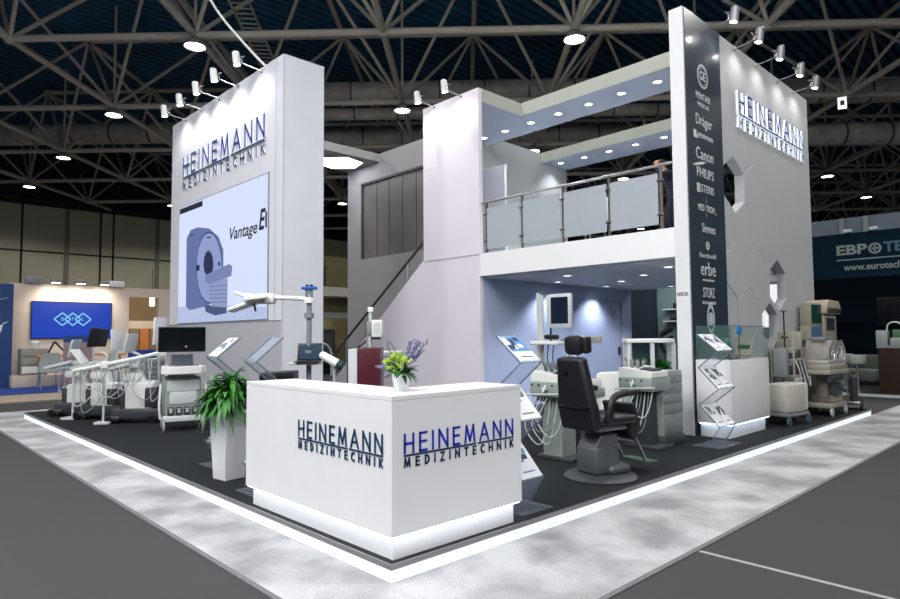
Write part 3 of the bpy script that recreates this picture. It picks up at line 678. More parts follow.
# ================================================================== BROCHURE RACKS
def rack(loc, rz, W, label, mags, group='acrylic brochure racks'):
    t = thing('brochure_rack', label, 'rack', loc, rz, group)
    pr = [(.14,1.47),(-.14,1.24),(.12,1.03),(-.14,.75),(.12,.54),(-.14,.26),(.0,.02)]
    MB().rbox(-W/2-.06, W/2+.06, -.2, .2, 0, .012, .004).build('base_plate', ACRYL, t)
    for x in (-W/2, W/2):
        mb = MB()
        for a, b_ in zip(pr[:-1], pr[1:]): mb.bar((x,a[0],a[1]), (x,b_[0],b_[1]), .014, .006, up=(1,0,0))
        mb.build('side_rail', ACRED, t)
    for (a, b_) in ((0,1),(2,3),(4,5)):
        p, q = pr[a], pr[b_]; d = Vector((0,q[0]-p[0],q[1]-p[1])).normalized(); n_ = Vector((0,-d.z,d.y)); 
        if n_.z < 0: n_ = -n_
        mb = MB(); mb.bar((0,p[0],p[1]), (0,q[0],q[1]), W, .006, up=(0,n_.y,n_.z)); e = Vector((0,q[0],q[1])); mb.bar(e, e+n_*.04, W, .005, up=(0,1,0))
        s = mb.build('shelf', ACRYL, t, smooth=0)
    for (a, b_) in ((1,2),(3,4),(5,6)):
        p, q = pr[a], pr[b_]; MB().bar((0,p[0],p[1]), (0,q[0],q[1]), W*.96, .004, up=(0,1,1)).build('back_sheet', ACRYL, t, smooth=0)
    return t, pr
def magazine(loc_shelf, rack_o, pr, k, xo, wd, label, cols, group='brochures on the acrylic racks'):
    """one brochure lying on tilted shelf k of a rack; top-level thing"""
    p, q = pr[2*k], pr[2*k+1]; d = Vector((0,q[0]-p[0],q[1]-p[1])); Lh = d.length; d.normalize(); n_ = Vector((0,-d.z,d.y)); n_ = n_ if n_.z > 0 else -n_
    M = Matrix((Vector((1,0,0)), -d, n_)).transposed().to_4x4(); e = Vector((xo, q[0], q[1])); M.translation = e+n_*.006-d*.01
    t = thing('brochure', label, 'brochure', rack_o.location, rack_o.rotation_euler.z, group)
    mb = MB(); mb.M = M; h = min(Lh*.92, .40); mb.box(-wd/2, wd/2, 0, h, 0, .008); mb.build('pages', PAPER, t, smooth=0)
    mb = MB(); mb.M = M; rn2 = random.Random(int(abs(xo)*100)+k+len(label)); y = h*.38
    mb.box(-wd/2+.004, wd/2-.004, y, h-.004, .0082, .0088, 0)
    for i in range(10):
        x = -wd/2+rn2.random()*wd*.7; yy = y+rn2.random()*(h-y-.07); mb.box(x, x+wd*.25, yy, yy+.05, .0089+.0001*i, .0091+.0001*i, 1+i%2)
    mb.box(-wd*.3, wd*.3, h*.15, h*.19, .0082, .0088, 1)
    mb.build('cover_print', cols, t, smooth=0); return t
KH = mat('khaki_print', (120,104,70), .5, noise=.2)
r1_, pr = rack((1.64,.30,ZP), 0, .28, 'clear acrylic brochure rack directly behind the right end of the counter', None)
magazine(0, r1_, pr, 0, 0, .26, 'blue and white brochure on the top shelf of the rack behind the counter', [SKYP, NAVY, PAPER])
magazine(0, r1_, pr, 1, 0, .26, 'brochure on the middle shelf of the rack behind the counter', [PAPER, KH, SKYP])
magazine(0, r1_, pr, 2, 0, .26, 'brochure on the lowest shelf of the rack behind the counter', [PAPER, SKYP, NAVY])
r2_, _ = rack((5.84,.42,ZP), 0, .5, 'wide clear zigzag brochure rack in front of the display counter by the dark panel', None)
for k, nm in enumerate(('top','middle','lowest')):
    for xo, sd in ((-.125,'left'),(.125,'right')):
        magazine(0, r2_, pr, k, xo, .21, sd+' brochure on the '+nm+' shelf of the rack at the dark panel', [(PAPER, DGREY, MGREY),(PAPER, NAVY, DGREY)][xo > 0])
r3_, _ = rack((.62,3.95,ZP), -PI/2, .28, 'acrylic brochure rack behind the tall planter, left of the other one', None)
magazine(0, r3_, pr, 0, 0, .25, 'open brochure with photos on the top shelf of the rack behind the planter', [PAPER, KH, SKYP])
magazine(0, r3_, pr, 1, 0, .25, 'brochure on the middle shelf of the rack behind the planter', [DGREY, NAVY, MGREY])
r4_, _ = rack((.36,2.45,ZP), -PI/2, .24, 'acrylic brochure rack with empty bluish top shelf, beside the left end of the counter', None)
magazine(0, r4_, pr, 2, 0, .2, 'white leaflet on the lowest shelf of the rack beside the counter end', [PAPER, SKYP, MGREY])

# planter
t = thing('tall_planter', 'tall tapered white planter full of green peace lily leaves, left of the counter', 'planter', (.36,3.2,ZP), R(8))
mb = MB(); a_, b2, hh = .115, .155, .82
mb.add([(-a_,-a_,0),(a_,-a_,0),(a_,a_,0),(-a_,a_,0),(-b2,-b2,hh),(b2,-b2,hh),(b2,b2,hh),(-b2,b2,hh),(-b2+.02,-b2+.02,hh),(b2-.02,-b2+.02,hh),(b2-.02,b2-.02,hh),(-b2+.02,b2-.02,hh),(-b2+.02,-b2+.02,hh-.06),(b2-.02,-b2+.02,hh-.06),(b2-.02,b2-.02,hh-.06),(-b2+.02,b2-.02,hh-.06)],
  [(0,3,2,1),(0,1,5,4),(1,2,6,5),(2,3,7,6),(3,0,4,7),(4,5,9,8),(5,6,10,9),(6,7,11,10),(7,4,8,11),(8,9,13,12),(9,10,14,13),(10,11,15,14),(11,8,12,15),(12,13,14,15)])
mb.build('pot', CERAM, t, smooth=0, bevel=.006)
mb = MB(); rn = random.Random(11)
for i in range(480):
    az = rn.uniform(0,2*PI); r = rn.uniform(0,.15); h0 = rn.uniform(0,.3)*(1-r/.17); leaf(mb, (r*math.cos(az), r*math.sin(az), .78+h0), az+rn.gauss(0,.5), rn.uniform(.14,.31), rn.uniform(.038,.058), rn.uniform(.0,1.2), rn.uniform(.4,1.5), 7, rn.choice((0,0,1)))
for i in range(4): leaf(mb, (0,0,.8), rn.uniform(0,6), .16, .035, 2.2, .2, 6)
mb.build('foliage', [GREEN, GREEN2], t)
# ================================================================== MEDICAL EQUIPMENT
def caster(mb, x, y, r=.05, w_=.025, mi=0): mb.cyl((x,y-w_/2,r), (x,y+w_/2,r), r, n=16, mi=mi); mb.cyl((x,y-w_/2-.003,r), (x,y+w_/2+.003,r), r*.5, n=12, mi=mi)
def casters(t, pts, r=.05, m_=RUBBER, twin=False):
    for (x, y) in pts:
        mb = MB(); caster(mb, x, y-(.02 if twin else 0), r); 
        if twin: caster(mb, x, y+.02, r)
        mb.rbox(x-.02, x+.02, y-.02, y+.02, r, r*2+.02, .008)
        mb.build('caster', m_, t)
def cable(t, pts, r=.008, m_=OFFW, name='cable'): return MB().tube(pts, r, 6, smooth=5).build(name, m_, t)
FACE = math.atan2(CY-7.2, CX-1.35)
# --- ultrasound machine with black monitor, local +x = its front (towards the viewer)
t = thing('ultrasound_machine', 'grey white ultrasound machine on casters with a wide black monitor, left of the planter', 'medical machine', (1.36,7.2,ZP), FACE+.12)
mb = MB(); mb.rbox(-.3,.3,-.27,.27,.15,.2,.03); mb.rbox(.1,.3,-.3,.3,.17,.24,.03); mb.build('base', LGREY, t)
casters(t, [(.3,-.29),(.3,.29),(-.28,-.26),(-.28,.26)], .09, mat('grey_cart_wheel', (150,156,154), .5))
mb = MB(); mb.rbox(-.27,.2,-.27,.27,.17,.85,.03); mb.build('body', SAGE, t)
mb = MB(); mb.tube([(.22,-.33,.2),(.24,-.35,.4),(.22,-.33,.75)], .018, smooth=4); mb.tube([(.22,.33,.2),(.24,.35,.4),(.22,.33,.75)], .018, smooth=4); mb.build('side_handle', OFFW, t)
mb = MB(); mb.rbox(.2,.215,-.2,.2,.42,.62,.01); mb.rbox(.2,.225,-.24,.24,.62,.8,.01); mb.build('front_panel', LGREY, t)
for i in range(4):
    y = -.18+.12*i; MB().rbox(.2,.235,y-.045,y+.045,.24,.38,.01,0).cyl((.236,y,.31),(.25,y,.31),.022,mi=1).box(.236,.245,y-.03,y+.03,.34,.355,1).build('probe_port', [DGREY, LGREY], t)
mb = MB(); mb.prism([(-.12,-.3),(.3,-.34),(.4,-.24),(.43,0),(.4,.24),(.3,.34),(-.12,.3)], .12, 'xy', .90); mb.rbox(-.16,.12,-.2,.2,.8,.98,.02)
mb.build('control_panel', OFFW, t, bevel=.01)
mb = MB()
for i in range(9):
    for j in range(3): mb.cyl((.16+.08*j, -.2+.05*i, 1.02), (.16+.08*j, -.2+.05*i, 1.03), .014, n=8)
mb.build('buttons', MGREY, t)
MB().obox((.0,0,1.11),(.02,.34,.19),(0,R(-20),0),.006).build('touch_screen', DGREY, t)
MB().obox((.013,0,1.115),(.004,.30,.15),(0,R(-20),0)).build('touch_display', NAVYSCR, t)
mb = MB(); mb.tube([(-.1,0,.96),(-.14,0,1.1),(-.06,.12,1.2),(-.02,.05,1.34)], .03, smooth=4); mb.build('monitor_arm', LGREY, t)
MB().rbox(-.035,.0,-.36,.36,1.24,1.65,.012).build('monitor', BLACK, t)
MB().box(.0,.003,-.345,.345,1.26,1.635).build('monitor_screen', SCREEN, t, smooth=0)
cable(t, [(.3,.4,.87),(.3,.45,.6),(.25,.4,.4),(.15,.3,.3)])

# --- ultrasound carts seen from the side, local +x = their front
def side_cart(loc, rz, label, body_h=.52, mon=(0,0), white=True):
    t = thing('ultrasound_machine', label, 'medical machine', loc, rz, 'ultrasound machines on the left of the carpet')
    mb = MB(); mb.rbox(-.46,.34,-.22,.22,.07,.26,.04); mb.rbox(.18,.44,-.25,.25,.06,.14,.03); mb.build('base', DGREY, t)
    casters(t, [(.36,-.22),(.36,.22),(-.34,-.2),(-.34,.2)], .065, BLACK, True)
    mb = MB(); mb.rbox(-.36,.16,-.19,.19,.2,.2+body_h,.06); mb.build('body', OFFW, t)
    MB().rbox(.1,.22,-.185,.185,.22,.14+body_h,.03).build('front_grille', DGREY, t); MB().rbox(-.372,-.2,-.197,.197,.26,.1+body_h,.02).build('side_grille', DGREY, t)
    mb = MB(); mb.bar((-.1,0,.2+body_h-.05), (.08,0,.98), .16, .1, up=(0,1,0)); mb.rbox(-.08,.2,-.14,.14,.72,.86,.04); mb.build('column', OFFW, t)
    MB().obox((.28,0,.97),(.5,.5,.06),(0,R(14),0),.02).obox((.02,0,.99),(.2,.36,.08),(0,0,0),.02).build('control_panel', LGREY, t)
    MB().obox((.3,0,1.005),(.36,.42,.012),(0,R(14),0)).build('keyboard', MGREY, t)
    mb = MB(); mb.tube([(.0,0,1.0),(-.06,0,1.15),(.08,0,1.22)], .025, smooth=4); mb.build('monitor_arm', LGREY, t)
    mx, mz = mon
    MB().obox((.12+mx,0,1.38+mz),(.035,.48,.34),(0,R(-12),0),.01).build('monitor', LGREY if white else BLACK, t)
    MB().obox((.141+mx,0,1.385+mz),(.004,.44,.29),(0,R(-12),0)).build('monitor_screen', SCREEN, t)
    rn = random.Random(int(loc[1]*10))
    for i in range(4):
        y = -.24-.01*i; x = .1+.1*i; MB().cyl((x,y-.02,.93),(x,y-.02,1.0),.018).build('probe', OFFW, t)
        cable(t, [(x,y-.02,.93),(x+.05,y-.08,.6-.05*i),(x-.05+rn.uniform(-.1,.1),y-.06,.3+.05*i),(.1,-.2,.35),(.12,-.19,.5)], .007)
    return t
LFT = math.atan2(.69, -.72)
s1 = side_cart((1.12,8.62,ZP), LFT+.1, 'ultrasound machine with white body and dark base, nearest of the three seen from the side')
s2 = side_cart((.86,9.62,ZP), LFT-.15, 'middle ultrasound machine of the three seen from the side, hung with cables', .46, (.02,.1), False)
s3 = side_cart((.66,10.6,ZP), LFT+.2, 'farthest ultrasound machine of the three, nearest the platform corner, tangled in cables', .4, (-.05,-.1))
# tilted screens and rails that rise above the carts
def stand_screen(loc, rz, label, hgt, size, tilt, m1=LGREY, m2=SCREEN, cat='monitor'):
    t = thing('monitor_stand', label, cat, loc, rz)
    MB().lathe([(0,0),(.2,0),(.2,.02),(.05,.05),(0,.05)], n=20).build('base', LGREY, t)
    MB().cyl((0,0,.04),(0,0,hgt),.022).build('pole', LGREY, t)
    MB().obox((0,0,hgt+.02),(.03,size[0],size[1]),(0,tilt,0),.01).build('screen_housing', m1, t)
    MB().obox((.017,0,hgt+.02),(.003,size[0]*.9,size[1]*.88),(0,tilt,0)).build('display', m2, t); return t
stand_screen((1.02,11.0,ZP), LFT+.12, 'small black monitor turned away on a thin pole among the ultrasound machines', 1.5, (.36,.34), R(-8), BLACK)
stand_screen((1.42,10.9,ZP), LFT-.1, 'narrow white monitor seen edge-on right of the small black one', 1.42, (.36,.42), R(3), OFFW)
stand_screen((1.72,9.3,ZP), LFT-.1, 'tall white monitor seen edge-on behind the nearest side-on ultrasound machine', 1.58, (.4,.52), R(-2), OFFW)
# ceiling-arm style white boom spanning the carts
t = thing('boom_arm', 'long white articulated boom arm slung with cables above the side-on ultrasound machines', 'boom arm', (.62,8.72,ZP), math.atan2(-.69,.72)+.15)
MB().rbox(-.13,.13,-.1,.1,0,.05,.02).cyl((0,0,.04),(0,0,1.0),.02).build('stand', LGREY, t)
MB().tube([(-.5,0,.92),(0,0,1.02),(.5,0,1.12),(.95,0,1.22)], .035, smooth=3).build('arm', OFFW, t)
MB().rbox(.9,1.02,-.05,.05,1.15,1.29,.02).build('joint', OFFW, t); MB().rbox(-.05,.07,-.06,.06,.95,1.08,.02).build('joint', OFFW, t)
rn = random.Random(5)
for i in range(11):
    x = -.48+.12*i; d_ = rn.uniform(.35,.75); z = .95+.17*(x+.35)
    cable(t, [(x,-.04,z),(x+rn.uniform(-.15,.1),-.12,z-d_*.7),(x+.12,-.15,z-d_),(x+.28+rn.uniform(0,.1),-.1,z-d_*.6),(x+.3,-.04,z+.03)], .007, SAGE if i % 2 else LGREY)
# blue tablet-like folding screen resting out left
t = thing('folding_display', 'pale blue open laptop style display on a stand at the far left of the machines', 'monitor', (.45,10.0,ZP), LFT)
MB().lathe([(0,0),(.2,0),(.2,.02),(.04,.05),(0,.05)], n=20).cyl((0,0,.04),(0,0,.92),.022).build('stand', LGREY, t)
MB().obox((0,0,.94),(.45,.3,.04),(0,R(4),0),.01).build('keyboard_base', mat('pale_blue_plastic', (130,160,185), .4), t)
MB().obox((-.12,0,1.12),(.02,.3,.38),(0,R(38),0),.008).build('lid', OFFW, t)

# --- pole stand with tray, laptop and surgical lamp on an arm
cr_v = Vector((.69,.72,0))
def at(px_lat, depth): p = camxy+cf*depth+cr_*px_lat; return (p.x, p.y, ZP)
# pole at pixel 309, depth 8.2
D_ = 8.3; lat = (309-450)/F*D_
base = at(lat, D_)
t = thing('surgical_lamp_stand', 'grey pole stand with white arm reaching left to a flat white surgical lamp', 'medical lamp', base, YAW-PI/2)   # local x = photo right, y = away
k_ = D_/F
def zz(py): return CZ-ZP+(336.2-py)*k_
MB().rbox(-.3,.3,-.25,.25,.06,.12,.03).build('base', LGREY, t); casters(t, [(-.24,-.2),(.24,-.2),(-.24,.2),(.24,.2)], .045)
MB().cyl((0,0,.1),(0,0,zz(297)),.034).cyl((0,0,zz(318)),(0,0,zz(313)),.062).cyl((0,0,zz(353)),(0,0,zz(350)),.065).build('pole', MGREY, t)
MB().lathe([(0,0),(.07,0),(.07,.05),(.05,.07),(0,.07)], (0,0,zz(303))).build('joint', OFFW, t)
MB().tube([(0,0,zz(299)),(-.2,.0,zz(298)),(-.52,0,zz(297))], .03).build('arm', OFFW, t)
mb = MB(); mb.cyl((0,0,zz(294)),(0,0,zz(290)),.03); mb.cyl((-.035,0,zz(297)),(-.035,0,zz(286)),.02); mb.cyl((.03,0,zz(299)),(.03,0,zz(286)),.02); mb.build('pipe_cluster', MGREY, t)
MB().rbox(-.10,.10,-.05,.05,zz(289.5),zz(286.5),.01).build('blue_ring', BLUEP, t)
MB().cyl((-.03,0,zz(287)),(-.03,0,zz(284.5)),.022).cyl((.03,0,zz(287)),(.03,0,zz(284.5)),.022).build('knob', BLACK, t)
mb = MB(); mb.rbox(-.66,-.45,-.09,.09,zz(303.5),zz(293),.03); mb.build('lamp_hub', OFFW, t)
mb = MB(); mb.M = Matrix.Translation((-.6,0,zz(300)))
mb.obox((-.18,-.08,-.05),(.52,.22,.05),(0,R(-18),R(0)),.022); mb.obox((-.08,.1,.05),(.40,.16,.05),(0,R(10),R(-12)),.02); mb.obox((-.3,.14,.07),(.26,.2,.05),(0,R(22),R(10)),.02); mb.obox((-.05,-.2,.02),(.3,.14,.05),(0,R(-8),R(15)),.02); mb.obox((-.02,0,.0),(.2,.2,.09),(0,0,0),.03)
mb.build('lamp_head', OFFW, t)
mb = MB(); mb.M = Matrix.Translation((-.6,0,zz(300))); mb.obox((-.18,-.08,-.082),(.46,.18,.012),(0,R(-18),0)); mb.obox((-.18,.12,.062),(.16,.06,.01),(0,R(12),0)); mb.obox((-.04,-.02,.03),(.12,.05,.02),(0,R(-10),0)); mb.build('lamp_glass', mat('lamp_glass_grey', (110,130,140), .2), t)
MB().cyl((-.72,-.02,zz(303)),(-.7,-.02,zz(311)),.014).build('handle', DGREY, t)
MB().rbox(-.24,.16,-.18,.1,zz(364),zz(361.5),.01).build('tray', LGREY, t)
o = thing('laptop', 'open dark laptop on the tray of the pole stand in front of the left tower', 'laptop', at(lat+.02, D_-.14)[:2]+(0,), YAW-PI/2)
o.location.z = ZP+zz(361.5)+.0
MB().rbox(-.16,.16,-.12,.08,0,.016,.004).build('keyboard', BLACK, o)
MB().obox((-.0,.1,.13),(.32,.012,.23),(R(-12),0,0),.004).build('lid', BLACK, o)
MB().obox((-.0,.093,.131),(.285,.002,.19),(R(-12),0,0)).build('display', mat('dim_blue_display', (40,58,78), .2), o)

# --- burgundy cabinet and what stands on it
D_ = 7.6; k_ = D_/F; lat = (366-450)/F*D_
t = thing('burgundy_cabinet', 'burgundy device cabinet with a pale front strip, behind the counter', 'cabinet', at(lat, D_), YAW-PI/2)
mb = MB(); mb.rbox(-.08,.19,-.2,.2,.05,zz(348),.008); mb.build('body', BURG, t)
MB().rbox(-.19,-.08,-.19,.2,.05,zz(349),.006).build('front_strip', LGREY, t)
MB().rbox(-.2,-.188,-.2,.2,.05,zz(347.5),.004).build('edge_panel', BLACK, t)
casters(t, [(-.15,-.15),(.15,-.15),(-.15,.15),(.15,.15)], .025)
MB().tube([(-.1,0,zz(348)),(-.05,0,zz(345)),(.0,0,zz(341))], .012).build('cord', BLACK, t)
D_ = 8.0; k_ = D_/F; lat = (370-450)/F*D_
t = thing('monitor_on_pole', 'white boxy monitor clamped on a thin pole with a white cap, above the burgundy cabinet', 'monitor', at(lat, D_), YAW-PI/2)
MB().lathe([(0,0),(.22,0),(.22,.02),(.05,.05),(0,.05)], n=20).build('base', LGREY, t)
MB().cyl((0,0,.04),(0,0,zz(311)),.02).build('pole', LGREY, t)
MB().rbox(-.03,.04,-.03,.03,zz(312.5),zz(307.5),.008).build('cap', OFFW, t)
MB().rbox(-.04,.03,-.05,.05,zz(335),zz(322),.01).build('clamp', MGREY, t)
MB().rbox(.03,.16,-.1,.1,zz(337.5),zz(320.5),.01).build('housing', OFFW, t)
MB().box(.05,.14,-.103,-.1,zz(334),zz(323)).build('display', LGREY, t)
MB().rbox(.02,.13,-.08,.08,zz(340),zz(337.5),.006).build('bracket', DGREY, t)
# white tube shaped lamp head
D_ = 8.1; k_ = D_/F; lat = (334-450)/F*D_
t = thing('examination_lamp', 'thick white tube shaped lamp head pointing down right, between laptop and burgundy cabinet', 'medical lamp', at(lat, D_), YAW-PI/2)
MB().lathe([(0,0),(.2,0),(.2,.02),(.04,.05),(0,.05)], n=20).cyl((-.0,0.1,.04),(0,0.02,zz(362)),.02).build('stand', LGREY, t)
MB().cyl((-.14,0,zz(355.5)),(.06,-.05,zz(364)),.052,.058,20).ball((-.14,0,zz(355.5)),.052,14).build('lamp_body', OFFW, t)
MB().cyl((.06,-.05,zz(364)),(.12,-.065,zz(366.5)),.066,.06,20).build('lamp_front', mat('teal_dark_lens', (30,60,66), .3), t)
mb = MB()
for i in range(3): mb.cyl((.125,-.07+.03*(i-1),zz(366.5)+.03*(i-1)),(.13,-.07+.03*(i-1),zz(366.8)+.03*(i-1)),.02)
mb.build('lens', OFFW, t)
# plant box behind it
D_ = 9.6; k_ = D_/F; lat = (338-450)/F*D_
t = thing('plant_box', 'low pale box of green plants at the foot of the stair', 'planter', at(lat, D_), YAW-PI/2)
MB().rbox(-.3,.3,-.15,.15,0,.62,.01).build('box', LGREY, t)
mb = MB(); rn = random.Random(2)
for i in range(70): leaf(mb, (rn.uniform(-.25,.25),rn.uniform(-.1,.1),.6), rn.uniform(0,6.3), rn.uniform(.12,.28), .05, rn.uniform(.5,1.4), rn.uniform(.3,.9), 5, rn.choice((0,1)))
mb.build('foliage', [GREEN, GREEN2], t)
# low table with bouquet behind burgundy cabinet
D_ = 8.6; k_ = D_/F; lat = (388-450)/F*D_
t = thing('side_table', 'pale shelf table in front of the lilac wall, right of the burgundy cabinet', 'table', at(lat, D_), YAW-PI/2)
MB().rbox(-.2,.2,-.2,.2,zz(353.5),zz(351.5),.005).build('tabletop', OFFW, t)
for x in (-.18,.18):
    for y in (-.18,.18): MB().cyl((x,y,0),(x,y,zz(353)),.012).build('leg', LGREY, t)
MB().box(-.18,.18,-.16,.18,zz(384),zz(357)).build('inner_panel', mat('lilac_grey_panel', (150,146,156), .6), t)
# black printer at the tower
D_ = 8.4; k_ = D_/F; lat = (283-450)/F*D_
t = thing('black_device_box', 'flat black device box on a pale stand, just above the left counter edge', 'device', at(lat, D_), YAW-PI/2)
MB().rbox(-.2,.16,-.18,.18,0,zz(379)-.0,.01).build('stand', LGREY, t)
MB().rbox(-.26,-.03,-.18,.18,zz(379),zz(371.5),.01,0).rbox(-.03,.17,-.18,.18,zz(379),zz(370.5),.01).build('device', BLACK, t)

# --- examination chair, local +x = where the sitter looks
t = thing('examination_chair', 'black leatherette examination chair with headrest on a round grey base', 'chair', (3.1,.45,ZP), R(-12))
MB().lathe([(0,0),(.37,0),(.375,.02),(.35,.045),(.2,.06),(0,.06)], n=48).build('base_disc', DGREY, t, smooth=50)
MB().prism([(-.17,.05),(.16,.05),(.12,.46),(-.10,.46),(-.19,.34)], .26, 'xz', -.13).rbox(-.2,.04,-.15,.15,.06,.34,.03).rbox(-.04,.26,-.2,.2,.05,.15,.05).build('pedestal', mat('pedestal_grey', (92,96,98), .35, metal=.3, noise=.05), t, bevel=.01)
MB().cyl((0,0,.4),(0,0,.56),.06).rbox(-.22,.3,-.19,.19,.5,.56,.015).build('lift', MGREY, t)
MB().rbox(-.24,.30,-.26,.26,.55,.66,.05,seg=3).rbox(.2,.34,-.25,.25,.40,.65,.06,seg=3).build('seat', VINYL, t)
mb = MB(); mb.M = Matrix.Translation((-.24,0,.62)) @ Euler((0,R(-9),0)).to_matrix().to_4x4()
mb.prism([(-.24,-.1),(.24,-.1),(.26,.12),(.24,.2),(.18,.64),(-.18,.64),(-.24,.2),(-.26,.12)], .11, 'yz', -.09)
mb.build('backrest', VINYL, t, bevel=.03)
mb = MB(); mb.M = Matrix.Translation((-.24,0,.62)) @ Euler((0,R(-9),0)).to_matrix().to_4x4()
mb.tube([(-.095,-.24,.17),(-.1,-.15,.14),(-.1,.15,.14),(-.095,.24,.17)], .008, smooth=4); mb.build('back_seam', BLACK, t)
mb = MB(); mb.M = Matrix.Translation((-.24,0,.62)) @ Euler((0,R(-9),0)).to_matrix().to_4x4(); mb.cyl((-.09,.05,.5),(-.12,.05,.5),.025); mb.build('back_knob', BLACK, t)
MB().cyl((-.335,.07,1.22),(-.35,.05,1.38),.008).build('headrest_bracket', CHROME, t); MB().cyl((-.335,-.07,1.22),(-.35,-.05,1.38),.008).build('headrest_bracket', CHROME, t)
MB().obox((-.33,0,1.37),(.12,.22,.2),(0,R(-6),0),.05).obox((-.27,-.12,1.37),(.12,.06,.17),(0,R(-6),R(18)),.025).obox((-.27,.12,1.37),(.12,.06,.17),(0,R(-6),R(-18)),.025).build('headrest', VINYL, t)
for sy in (-1, 1):
    MB().tube([(-.16,sy*.3,.66),(-.14,sy*.3,.78),(-.04,sy*.3,.87),(.26,sy*.3,.89)], [.03,.032,.036,.032], 10, smooth=4).rbox(-.2,-.12,sy*.3-.03,sy*.3+.03,.6,.72,.02).build('armrest', VINYL, t)
MB().bar((.28,-.16,.52),(.5,-.16,.14),.03,.02).bar((.28,.16,.52),(.5,.16,.14),.03,.02).bar((.38,-.16,.34),(.38,.16,.34),.03,.02).build('leg_frame', CHROME, t)
MB().obox((.56,0,.13),(.2,.38,.02),(0,R(4),0),.006).build('footrest', mat('green_grey_tread', (60,90,80), .6), t)
MB().obox((.32,0,.62),(.05,.44,.3),(0,R(-18),0),.02).build('calf_pad', VINYL, t)

# --- ENT treatment units; local x = length along the worktop, y = away from the photo
def treat_unit(loc, rz, label, W, D, cab_side, drawers):
    t = thing('treatment_unit', label, 'medical unit', loc, rz, 'grey green treatment units beside the examination chair')
    MB().rbox(-W*.5,W*.5,-D/2,D/2,.74,.92,.02).build('console', SAGE, t)
    MB().prism([(-W*.5,.92),(W*.5,.92),(W*.5,.99),(-W*.5,1.04)], D*.8, 'xz', -D/2+.02).build('worktop', OFFW, t, bevel=.004)
    mb = MB()
    for i in range(3): x = -W*.34+.085*i; mb.lathe([(0,0),(.028,0),(.028,.09),(.02,.1),(.02,.12),(0,.12)], (x,-D*.1+.02,1.02), 14)
    mb.build('bottle', MGREY, t)
    MB().rbox(W*.02,W*.42,-D*.3,D*.2,.98,1.03,.015).build('instrument_tray', DGREY, t)
    mb = MB(); mb.tube([(W*.05,-.1,1.04),(W*.22,-.15,1.06),(W*.36,-.05,1.04)], .015, smooth=3); mb.build('handpiece', LGREY, t)
    MB().cyl((-W*.1,-D/2-.03,.84),(W*.03,-D/2-.03,.84),.014).cyl((-.03*W,-D/2-.06,.80),(-.03*W,-D/2,.88),.014).build('front_handle', LGREY, t)
    mb = MB(); 
    for i in range(4): mb.cyl((-W*.42+.1*i,-D/2,.88),(-W*.42+.1*i,-D/2-.01,.88),.012)
    mb.build('control_knobs', BLACK, t)
    mb = MB(); mb.prism([(-.14,0),(.14,0),(.13,.74),(-.1,.74),(-.15,.4)], D*.55, 'xz', -D*.3); mb.build('column', DGREY if cab_side > 0 else SAGE, t, bevel=.01)
    MB().rbox(-.22,.3,-D*.35,D*.35,0,.05,.015).build('foot', DGREY, t)
    MB().cyl((-W*.55,-D/2-.05,.76),(W*.62,-D/2-.05,.80),.01).cyl((W*.62,-D/2-.05,.80),(W*.63,-D/2-.05,.80),.02).build('rail', LGREY, t)
    rn = random.Random(int(W*100))
    for i in range(5):
        x = -W*.4+.05*i; dz = rn.uniform(.2,.5); cable(t, [(x,-D/2+.03,.75),(x-.03+rn.uniform(-.05,.03),-D/2-.07,.7-dz*.6),(x+.08+rn.uniform(-.04,.04),-D/2-.05,.68-dz),(x+.18,-D/2-.0,.72-dz*.8),(x+.2,-D/2+.08,.74)], .007, MGREY if i % 2 else LGREY)
    if drawers:
        cx = W*.5-.02; y0 = D/2-.2; y1 = D/2+.34
        cb = MB().rbox(cx-.45,cx,y0,y1,.14,.985,.012).build('drawer_cabinet', SAGE, t)
        for i in range(4):
            z = .88-.13*i
            d = MB().rbox(cx-.004,cx+.012,y0+.02,y1-.02,z-.055,z+.055,.004).build('drawer', MGREY, cb)
        MB().rbox(cx-.004,cx+.012,y0+.02,(y0+y1)/2-.008,.17,.40,.004).build('cupboard_door', MGREY, cb)
        MB().rbox(cx-.004,cx+.012,(y0+y1)/2+.008,y1-.02,.17,.40,.004).build('cupboard_door', MGREY, cb)
        MB().rbox(cx-.42,cx+.02,y0,y1+.03,.0,.14,.02).build('cabinet_foot', DGREY, t)
    return t
u1 = treat_unit((3.65,1.36,ZP), -PI/2, 'treatment unit with tall frame and portrait monitor behind the examination chair', .52, .5, -1, False)
# tall frame, monitor
mb = MB(); mb.box(-.36,-.32,.03,.07,.9,2.0); mb.box(-.32,-.27,.04,.06,.9,1.97); mb.build('frame_post', LGREY, u1)
MB().box(-.27,.18,.045,.05,1.0,1.97).build('rear_glass', GLASS, u1, smooth=0)
MB().rbox(-.34,.08,-.14,.08,1.36,1.4,.008).build('shelf', OFFW, u1)
MB().cyl((-.08,-.05,1.4),(-.08,-.05,1.56),.012).rbox(-.16,.04,-.09,-.03,1.42,1.48,.02).build('camera_holder', BLACK, u1)
mb = MB(); mb.rbox(-.1,.22,-.06,-.01,1.56,1.97,.012); mb.rbox(-.15,-.1,-.04,.0,1.56,1.96,.008); mb.build('monitor', LGREY, u1)
MB().box(-.065,.185,-.064,-.06,1.61,1.93).build('monitor_screen', NAVYSCR, u1, smooth=0)
for x in (-.2,-.12,-.04): cable(u1, [(x,-.05,1.36),(x+.02,-.1,1.2),(x+.04,-.08,1.08),(x+.05,-.05,1.03)], .007, DGREY)
MB().cyl((0,.06,1.41),(0,.36,1.41),.012).rbox(-.1,.36,.35,.39,1.375,1.45,.008).build('side_arm_panel', BEIGE, u1)
mb = MB()
for i in range(3): mb.cyl((.06+.05*i,.35,1.415),(.06+.05*i,.34,1.415),.018)
mb.build('side_arm_knobs', DGREY, u1)
